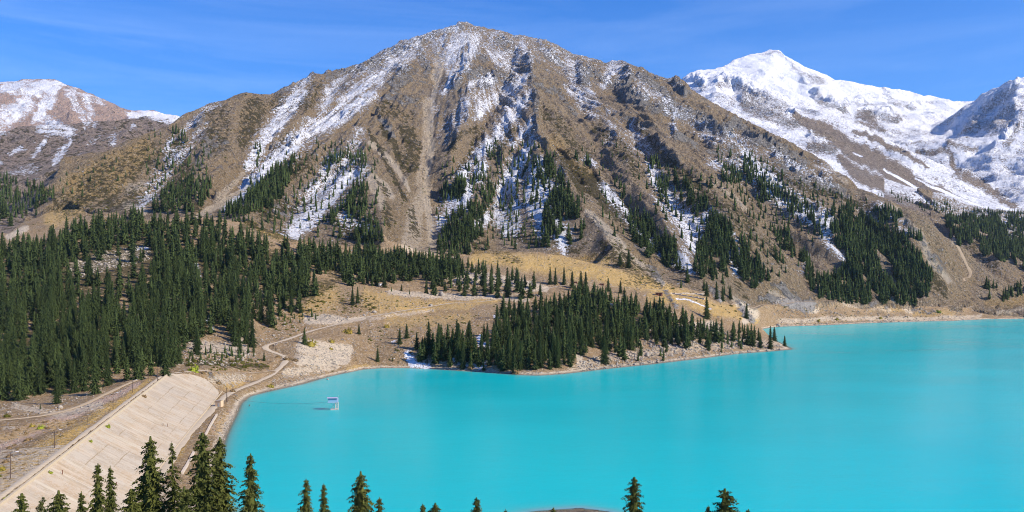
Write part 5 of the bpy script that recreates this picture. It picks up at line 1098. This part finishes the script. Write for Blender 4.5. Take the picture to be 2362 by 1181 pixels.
NB = [(447,858,24,M_yg,'bright yellow-green round bush beside the far end of the dam',1.1),(421,859,9,M_dry,'small orange-brown bush left of the bright yellow-green bush',.8),(468,861,10,M_dry,'small orange-brown bush right of the bright yellow-green bush',.8),
 (94,989,18,M_yg,'yellowish green bush below the dirt path on the meadow',.8),(74,985,15,M_yel,'yellow bush left of the yellowish green one under the dirt path',.8),(16,962,18,M_jun,'dark green bush on the stony meadow at the left edge',.7),(5,1086,18,M_yel,'yellow-orange bush at the left picture edge beside the first pole',1.1),(1,1100,8,M_jun,'small green bush under the yellow-orange one at the left edge',1),
 (246,984,14,M_yg,'yellow-green bush growing at the dam parapet, highest of three',.9),(206,1018,11,M_yg,'yellow-green bush growing at the dam parapet, middle of three',.9),(113,1090,12,M_yg,'yellow-green bush growing at the dam parapet, lowest of three',.9),(16,1152,16,M_yg,'green bush by the near end of the dam parapet',.8),(332,917,12,M_dry,'brown dry bush leaning on the upper dam parapet',.9),
 (717,798,26,M_yel,'yellow bush on the grey scree beside the lone road spruce',.9),(765,790,14,M_yel,'small yellow bush on the scree, higher of two',.9),(763,806,10,M_yel,'small yellow bush on the scree, lower of two',.9),(803,768,24,M_yel,'wide olive-yellow bush below the straight road',.8),(625,893,18,M_yel,'yellow bush on the shore bank right of the hut road',.7),(891,755,14,M_yel,'round yellowish bush on the slope below the meadow',.8),
 (1085,852,12,M_dry,'brown leafless bush at the waterline of the peninsula wood',1.1),(1190,862,18,M_dry,'greyish leafless bush at the waterline under the spruces',1.0),(662,830,20,M_dry,'brown bush inside the hairpin bend',.6),(680,832,18,M_dry,'brown bush above the grey scree right of the hairpin',.6),(640,825,14,M_dry,'low tan bush beside the hairpin bend road',.6),
 (504,886,14,M_dry,'dark dry bush among stones above the dam corner',.8),(1888,741,9,M_yel,'yellow bush on the far shore, left one of two',.9),(1930,738,10,M_yel,'yellow bush on the far shore, right one of two',.9),(2031,735,9,M_yel,'yellow-green bush low on the far shore under the forest',.9),(2165,721,12,M_yg,'green round bush on the far shore near the path',.8),
 (538,905,14,M_dry,'tan bush beside the tall dark pole near the hut',.9),(59,1000,10,M_dry,'brown dry shrub left on the downstream slope',.8),(212,1000,14,M_dry,'brown dry shrub beside the crest road grass',.8)]
for px, py, wp, m_, lb, fl in NB:
    shrub(px, py, wp, m_, lb, group='bushes with their own colour', flat=fl, g=None if not (105 < px < 340 and 905 < py < 1095 and m_ != M_dry) else dam_g(px+3, py+2))
jr = [([(420,828),(520,830),(640,840),(620,850),(500,850),(430,846)], 34, 2.0, 7, 'low olive juniper bush on the stony ground below the forest'), ([(690,690),(720,650),(790,660),(770,700),(700,730)], 42, 2, 6, 'low olive juniper bush on the slope right of the big forest'),
 ([(760,690),(860,680),(880,720),(780,720)], 16, 1.6, 5, 'low olive juniper bush on the golden slope above the road'), ([(600,740),(690,740),(660,765),(600,760)], 10, 2, 5, 'low olive juniper bush on the bare slope above the hairpin'), ([(1160,690),(1260,690),(1230,712),(1120,720)], 14, 1.5, 5, 'low juniper bush beside the straight road near the wood'),
 ([(850,800),(900,780),(940,800),(900,835)], 12, 1, 4, 'low bush on the slope left of the peninsula wood'), ([(1620,700),(1700,705),(1740,745),(1640,740)], 14, 2, 6, 'dark low bush on the right brow of the golden hill'), ([(0,1000),(200,950),(260,930),(120,1020),(0,1090)], 20, 1, 3, 'small dry tuft bush on the downstream slope of the dam')]
for poly, n, a_, b__, lb in jr:
    for g, sz, px, py in scatter(poly, n, a_, b__):
        if not on_road(g): shrub(px, py, sz*F/g[1], M_jun if 'dry' not in lb else M_dry, ('wide ' if sz > (a_+b__)*.42 else 'small ')+lb.replace('small ', '')+(', upper' if py < sum(q[1] for q in poly)/len(poly) else ', lower')+(' left' if px < sum(q[0] for q in poly)/len(poly) else ' right'), group=lb.split(' ', 1)[1], flat=.6, g=g, name='juniper_bush' if 'dry' not in lb else 'bush')
items = []
for g, sz, px, py in scatter([(60,540),(130,400),(400,290),(560,230),(900,180),(1240,220),(1500,260),(1800,400),(2200,600),(2230,700),(1800,735),(1500,660),(1070,600),(600,540)], 7500, 2.0, 6.5):
    p_ = .08+.75*float(at_attr(AT['shrub'], g))
    if g[3] > 1 or g[2] > 760 or at_attr(AT['snow'], g) > .7: p_ *= .1
    if random.random() > p_: continue
    i = random.randrange(5); items.append((SHL[i][0], SHL[i][1], g[0], g[1], g[2]-.1, sz, sz*.8, random.uniform(0, 6.28), random.random()))
for poly, n in (([(60,540),(150,400),(330,330),(420,330),(330,470),(240,500)], 1100), ([(1090,592),(1240,582),(1420,620),(1600,670),(1700,730),(1500,680),(1200,640)], 160), ([(1400,560),(1500,610),(1600,665),(1450,640),(1350,600)], 260), ([(560,515),(640,540),(690,565),(600,560)], 60), ([(700,640),(900,690),(1000,700),(850,720),(640,740)], 420), ([(820,770),(950,730),(1150,715),(1100,770),(900,830)], 240), ([(580,740),(700,720),(700,780),(600,790)], 110), ([(430,790),(600,830),(640,850),(480,860)], 160), ([(1780,700),(2240,712),(2240,732),(1800,748)], 260), ([(2180,600),(2362,620),(2362,725),(2260,720)], 200)):
    for g, sz, px, py in scatter(poly, n, 1.0, 4.0):
        i = random.randrange(5); items.append((SHL[i][0], SHL[i][1], g[0], g[1], g[2]-.1, sz, sz*.7, random.uniform(0, 6.28), random.random()))
V, Fq, Tt = join_np(items); print('scrub', len(items))
tag(mesh_np('juniper_scrub', V, Fq, M_jun, at={'tint': Tt}), 'low olive juniper scrub dotting the brown slopes', 'scrub', kind='stuff')
items = []
for poly, n in (([(0,1130),(0,1030),(200,960),(300,910),(350,880),(250,960),(100,1070)], 260), ([(0,985),(150,965),(330,870),(200,970),(0,1020)], 300), ([(440,1020),(500,930),(540,940),(520,1000),(450,1080)], 200), ([(0,1150),(100,1080),(230,985),(380,862),(370,868),(240,990),(110,1085),(0,1165)], 420)):
    for g, sz, px, py in scatter(poly, n, .5, 2.2):
        if on_road(g): continue
        i = random.randrange(5); items.append((SHL[i][0], SHL[i][1], g[0], g[1], g[2]-.1, sz, sz*.6, random.uniform(0, 6.28), random.random()))
for k in range(420):       # brushwood between the crest road and the parapet
    y = 200+378*rng.random(); cx, cz = ruled([A0, A1, A2], y); sz = .5+1.1*rng.random()**2
    if gn(np.array([y/14]), np.array([.5]), 3)[0] < -.1: continue
    i = random.randrange(5); items.append((SHL[i][0], SHL[i][1], float(cx)-1.3-1.2*rng.random(), y, 19.7, sz, sz*.8, random.uniform(0, 6.28), random.random()))
V, Fq, Tt = join_np(items)
tag(mesh_np('dry_scrub', V, Fq, M_dry, at={'tint': Tt}), 'dry brown tufts and twigs along the dam slope and crest', 'dry scrub', kind='stuff')

# bare dead trees on the right-hand slope
M_dead = simple('bleached_wood', (.33, .29, .27), .9, noise=.2, scale=2)
dl_ = ['leftmost','second from left','third from left','fourth from left','fifth from left','sixth from left','seventh from left','eighth from left','ninth from left','rightmost']
for i, (px, py, hp) in enumerate([(2249,628,22),(2256,640,26),(2264,622,24),(2270,636,28),(2281,650,24),(2287,628,26),(2293,648,30),(2302,660,26),(2310,640,26),(2334,668,22)]):
    g = pick(px, py); h = hp/F*g[1]; mb = MB().tube([(0, 0, -.5), (.1, 0, h*.5), (0, .1, h)], [.45, .28, .05], 6); br = MB()
    for k in range(14):
        z = h*(.25+.7*k/14); a_ = k*2.4; l_ = h*.10*(1.2-z/h); br.tube([(0, 0, z), (l_*math.cos(a_), l_*math.sin(a_), z+l_*.2)], [.12, .04], 4)
    e = empty('dead_tree', g[:3]); tag(e, f'bare grey dead trunk by the zigzag path, {dl_[i]} of ten', 'dead tree', 'dead trees by the zigzag path'); mb.build('trunk', M_dead, e); br.build('branches', M_dead, e)

# ---------------------------------------------------------------- things people built
M_pole = simple('dark_wood', (.10, .07, .055), .9, noise=.3, scale=4); M_white = simple('white_paint', (.75, .75, .74), .6, noise=.05); M_metal = simple('galvanised_metal', (.42, .43, .45), .5, metal=.6)
POLES = [(24,1104,59,1,'utility pole with a lamp on the dam slope, nearest to the viewer'),(126,1033,39,1,'utility pole with a lamp on the dam slope, second from near'),(201,980,34,1,'utility pole with a lamp on the dam slope, third from near'),(261,938,31,1,'utility pole with a lamp on the dam slope, fourth from near'),
 (306,906,28,1,'utility pole with a lamp on the dam slope, fifth from near'),(342,879,18,0,'short thin pole on the dam slope, farthest of the slope row'),(363,883,33,0,'thick dark pole standing right beside the crest road near its far end'),(523,928,34,0,'dark double-footed pole standing behind the small hut'),(233,883,13,0,'short grey pole at the forest foot above the wooden trestle')]
for px, py, hp, lamp, lb in POLES:
    g = pick(px, py); h = hp/F*g[1]; e = empty('utility_pole', g[:3]); tag(e, lb, 'pole', 'poles along the dam' if lamp else None)
    thick = .24 if lb.startswith(('thick', 'dark')) else .15
    MB().tube([(0, 0, -.4), (0, 0, h)], [thick, thick*.65], 8).build('post', M_pole, e)
    cb_ = MB().box((0, 0, h-.7), (1.8, .13, .13))
    for s_ in (-.75, 0, .75): cb_.tube([(s_, 0, h-.65), (s_, 0, h-.4)], .06, 6)
    cb_.build('crossarm', M_pole, e)
    if lamp:
        MB().tube([(0, 0, h-.2), (.8, .1, h+.35), (1.7, .2, h+.45)], .05, 6).build('lamp_arm', M_metal, e); MB().box((2.0, .22, h+.42), (.9, .3, .18), .1, .8).build('lamp_head', M_white, e)
    if lb.startswith('dark'):
        MB().tube([(.3, 0, -.4), (.15, 0, h*.5)], [.24, .2], 8).build('brace', M_pole, e)
# hut
M_plaster = simple('ochre_plaster', (.58, .42, .27), .9, noise=.12, scale=1.5); M_door = simple('grey_door', (.42, .42, .40), .6, noise=.1); M_roofm = simple('pale_roof', (.50, .42, .33), .8, noise=.15)
g = pick(506, 938); e = empty('hut', (g[0], g[1], g[2]-.1), T(-12)); e.scale = (1.15, 1.1, 1.15); tag(e, 'small tan plastered hut with grey door beside the track at the lake corner', 'hut')
MB().prism([(-1.6,-1.5),(1.6,-1.5),(1.6,1.5),(-1.6,1.5)], 0, 3.1).build('wall', M_plaster, e)
rf = MB(); rf.v = [(-2,-1.8,3.12),(2,-1.8,3.7),(2,1.8,3.7),(-2,1.8,3.12),(-2,-1.8,3.3),(2,-1.8,3.88),(2,1.8,3.88),(-2,1.8,3.3)]; rf.f = [(3,2,1,0),(4,5,6,7),(0,1,5,4),(1,2,6,5),(2,3,7,6),(3,0,4,7)]; rf.build('roof', M_roofm, e)
gb = MB(); gb.v = [(-1.6,-1.497,3.1),(1.6,-1.497,3.1),(1.6,-1.497,3.62),(-1.6,1.497,3.1),(1.6,1.497,3.1),(1.6,1.497,3.62)]; gb.f = [(0,1,2),(5,4,3),(1,4,5,2)]; gb.build('gable', M_plaster, e)
dr = MB().box((.35, -1.53, 1.1), (1.0, .07, 2.1)).build('door', M_door, e); MB().box((-.05, -1.60, 1.1), (.06, .08, .18)).build('handle', M_metal, dr)
# water tower in the lake
M_blue = simple('blue_panel', (.24, .42, .56), .5, noise=.1); M_lil = simple('pale_blue_metal', (.42, .43, .58), .5, noise=.06); M_glass = simple('cabin_glass', (.05, .17, .30), .5); M_conc = simple('pale_concrete_leg', (.50, .46, .42), .8, noise=.12)
tx, ty, _z = Z(772, 945, 0); e = empty('gauge_tower', (tx, ty, 0), T(8)); tag(e, 'blue and white gauge cabin on lattice legs standing in the lake', 'water tower')
cab = MB().box((-1.3, 0, 6.1), (5.6, 3.6, 2.6)).build('cabin', M_blue, e); MB().box((-1.3, -1.84, 6.75), (5.2, .07, .95)).build('window_band', M_glass, cab)
MB().box((-1.5, -.05, 7.52), (6.3, 4.4, .22)).build('roof', M_lil, e); MB().box((-1.4, 0, 4.72), (5.8, 3.8, .14)).build('floor', M_lil, e); MB().box((1.85, 0, 6.05), (.6, 3.4, 2.5)).build('end_room', M_lil, e)
def lattice(x0, x1, y0, y1, z0, z1, n, mat_, nm):
    m = MB()
    for x in (x0, x1):
        for y in (y0, y1): m.tube([(x, y, z0), (x, y, z1)], .13, 6)
    for i in range(n):
        a, b = z0+(z1-z0)*i/n, z0+(z1-z0)*(i+1)/n
        for y in (y0, y1): m.tube([(x0, y, a), (x1, y, b)], .085, 4); m.tube([(x0, y, b), (x1, y, b)], .085, 4)
        for x in (x0, x1): m.tube([(x, y0, a), (x, y1, b)], .085, 4)
    m.build(nm, mat_, e)
lattice(.4, 2.2, -1.5, 1.5, -2, 4.6, 5, M_conc, 'lattice_leg')
MB().tube([(-1.6, 0, -2), (-1.3, 0, 1.0), (-.8, 0, 2.6), (-1.3, 0, 4.6)], [.2, .15, .12, .12], 6).build('strut', M_conc, e); MB().tube([(-.9, 0, 2.6), (.4, 0, 4.0)], .1, 6).build('brace', M_conc, e)
MB().box((-.2, 0, .25), (4.6, 3.0, .6)).box((1.4, -1.2, .7), (.8, .6, 1.0)).build('footing', M_conc, e); MB().tube([(2.2, 1.2, 7.6), (2.2, 1.2, 9.0)], .05, 5).build('antenna', M_metal, e)
# cable from the tower to the shore
ca = Vector((tx-3.3, ty, 5.0)); g = pick(553, 924); cbv = Vector((g[0], g[1], g[2]+.6)); pts = []
for i in range(33):
    t = i/32; p = ca.lerp(cbv, t); p.z -= 4*1.9*t*(1-t)*(1 if p.z > 0 else 1); p.z = max(p.z, .25); pts.append(p)
tag(MB().tube(pts, .045, 5).build('cable', M_pole), 'thin dark cable sagging from the gauge tower to the shore', 'cable')
bx, by, _z = Z(575, 937, 0); tag(MB().tube([(bx, by, -.5), (bx, by, .3), (bx, by, .9), (bx, by, 1.3)], [.3, .35, .2, .06], 8).build('buoy', M_pole), 'small dark marker buoy in the shallow corner of the lake', 'buoy')
# lower retaining wall near the water, in two stretches
M_wall = simple('worn_concrete', (.55, .46, .36), .9, noise=.2, scale=1)
for a_, b__, lb in ((Z(500,957,4.5), Z(474,1000,4.5), 'low pale concrete wall on the bank behind the hut'), (Z(447,1040,4.5), Z(420,1090,4.5), 'low pale concrete wall on the bank half hidden by foreground spruces')):
    m = MB(); ln = dens([a_, b__], 5)
    for p, q in zip(ln[:-1], ln[1:]):
        mx_, my_ = (p[0]+q[0])/2, (p[1]+q[1])/2; zg = float(height_at(mx_, my_)); m.box((mx_, my_, zg+.35), (.9, math.dist(p[:2], q[:2])-.03, 1.3), math.atan2(q[1]-p[1], q[0]-p[0])-math.pi/2)
    tag(m.build('retaining_wall', M_wall), lb, 'wall', None)
# iron stakes on the dam face
for px, py, hp, lb in ((376,984,7,'rusty iron stake on the upper dam slabs, left of two'),(386,986,8,'rusty iron stake on the upper dam slabs, right of two'),(144,1094,9,'rusty iron stake on the near dam slabs at the left'),(269,1122,9,'rusty iron stake low on the near dam slabs beside the paired spruces')):
    x, y, z = face_z(px, py); h = hp/F*y*1.1; tag(MB().tube([(x, y, z-.3), (x, y, z+h)], .13, 6).box((x, y, z+h), (.34, .34, .08)).build('iron_stake', M_rust), lb, 'stake', 'stakes on the dam face')
# sheds on the golden hill
M_red = simple('red_brown_boards', (.24, .085, .05), .85, noise=.25, scale=1.5); M_dk = simple('dark_roof', (.14, .10, .085), .9, noise=.2); M_open = simple('dark_opening', (.03, .025, .02), 1)
for px, py, wp, lb in ((1520,682,16,'largest red-brown shed at the end of the road on the golden hill'),(1389,658,9,'small dark shed in the middle of the golden hillside'),(1328,653,7,'smallest red shed on the golden hillside behind spruces')):
    g = pick(px, py); k = wp/F*g[1]; e = empty('shed', g[:3], T(-8)); tag(e, lb, 'shed', 'sheds on the golden hill')
    MB().box((0, 0, k*.2), (k, k*.6, k*.42)).build('wall', M_red, e); MB().box((0, 0, k*.435), (k*1.1, k*.72, k*.05)).build('roof', M_dk, e)
    d_ = MB().box((k*.15, -k*.303, k*.17), (k*.22, k*.02, k*.3)).build('door', M_open, e); MB().box((-k*.25, -k*.303, k*.24), (k*.2, k*.02, k*.14)).build('window', M_open, e)
m = MB(); a_ = P(1545, 678, 1215); b__ = P(1625, 681, 1190); ln = dens([a_, b__], 8)
for p, q in zip(ln[:-1], ln[1:]):
    mx_, my_ = (p[0]+q[0])/2, (p[1]+q[1])/2; m.box((mx_, my_, float(height_at(mx_, my_))+.4), (1.6, math.dist(p[:2], q[:2])-.05, 2.2), math.atan2(q[1]-p[1], q[0]-p[0])-math.pi/2)
tag(m.build('stone_wall', M_wall), 'long low pale wall on the golden hill above the snow strip', 'wall')
g = pick(1240, 603); h = 24/F*g[1]; e = empty('mast', g[:3]); tag(e, 'thin grey mast on the crest of the golden hill', 'mast'); MB().tube([(0, 0, -.3), (0, 0, h)], [.22, .1], 6).build('post', M_dead, e); MB().box((0, 0, h*.8), (2.2, .12, .12)).box((0, 0, h*.92), (1.4, .12, .12)).build('crossarm', M_dead, e)
# wooden trestle by the path
g = pick(233, 906); e = empty('trestle', g[:3]); tag(e, 'pale wooden A-shaped trestle standing at the forest foot', 'trestle')
for s_ in (-1, 1): MB().tube([(s_*.9, -.3, -.1), (s_*.12, 0, 3.3)], .11, 6).build('leg', M_pale, e)
MB().tube([(-.55, -.1, 1.5), (.55, -.1, 1.5)], .08, 6).tube([(-.5, 0, 3.25), (.5, 0, 3.25)], .1, 6).build('rung', M_pale, e)
# two walkers at the far end of the crest
def person(x, y, z, rz, shirt, label):
    sk = [(0,0,.98),(0,0,1.25),(0,0,1.45),(0,.01,1.56),(0,.02,1.66),(.1,0,.9),(.11,.03,.5),(.12,0,.08),(.12,.14,.03),(-.1,0,.9),(-.12,-.06,.5),(-.12,-.12,.08),(-.12,.02,.03),(.19,0,1.42),(.27,.02,1.15),(.27,.12,.92),(.27,.15,.84),(-.19,0,1.42),(-.27,-.02,1.15),(-.28,.05,.9),(-.28,.07,.82),(0,.02,1.75)]
    ed = [(0,1),(1,2),(2,3),(3,4),(0,5),(5,6),(6,7),(7,8),(0,9),(9,10),(10,11),(11,12),(2,13),(13,14),(14,15),(15,16),(2,17),(17,18),(18,19),(19,20),(4,21)]
    rd = [.15,.16,.13,.055,.10,.095,.06,.045,.04,.095,.06,.045,.04,.06,.045,.035,.03,.06,.045,.035,.03,.075]
    def grow(name, v, ed_, r, m_):
        me = bpy.data.meshes.new(name); me.from_pydata(v, ed_, []); o = bpy.data.objects.new(name, me); col.objects.link(o)
        md = o.modifiers.new('skin', 'SKIN')
        for i, sv in enumerate(me.skin_vertices[0].data): sv.radius = (r[i], r[i]); sv.use_root = (i == 0)
        o.modifiers.new('sub', 'SUBSURF').levels = 1; me.materials.append(m_); return o
    b = grow('person', sk, ed, rd, simple('trousers', (.05, .05, .07), .9)); b.location = (x, y, z); b.rotation_euler = (0, 0, rz); tag(b, label, 'person')
    j = grow('jacket', [(0,0,.95),(0,0,1.25),(0,0,1.46),(.2,0,1.42),(.275,.02,1.15),(.275,.11,.95),(-.2,0,1.42),(-.275,-.02,1.15),(-.285,.04,.93)], [(0,1),(1,2),(2,3),(3,4),(4,5),(2,6),(6,7),(7,8)], [.17,.185,.14,.08,.065,.055,.08,.065,.055], simple('jacket_cloth', shirt, .9)); j.parent = b
    hd = grow('head', [(0,.02,1.62),(0,.03,1.70),(0,.02,1.76)], [(0,1),(1,2)], [.075,.09,.07], simple('skin', (.45,.28,.2), .7)); hd.parent = b
    hr = grow('hair', [(0,-.02,1.68),(0,-.01,1.75),(0,.01,1.785)], [(0,1),(1,2)], [.09,.095,.07], simple('dark_hair', (.04,.03,.025), .8)); hr.parent = b
for px, py, rz, c_, lb in ((384, 864, .4, (.06,.06,.09), 'person in dark clothes walking at the far crest of the dam, left of two'), (389, 863, -.5, (.16,.05,.05), 'person in a reddish jacket at the far crest of the dam, right of two')):
    g = pick(px, py); person(g[0], g[1], g[2]+.08, rz, c_, lb)
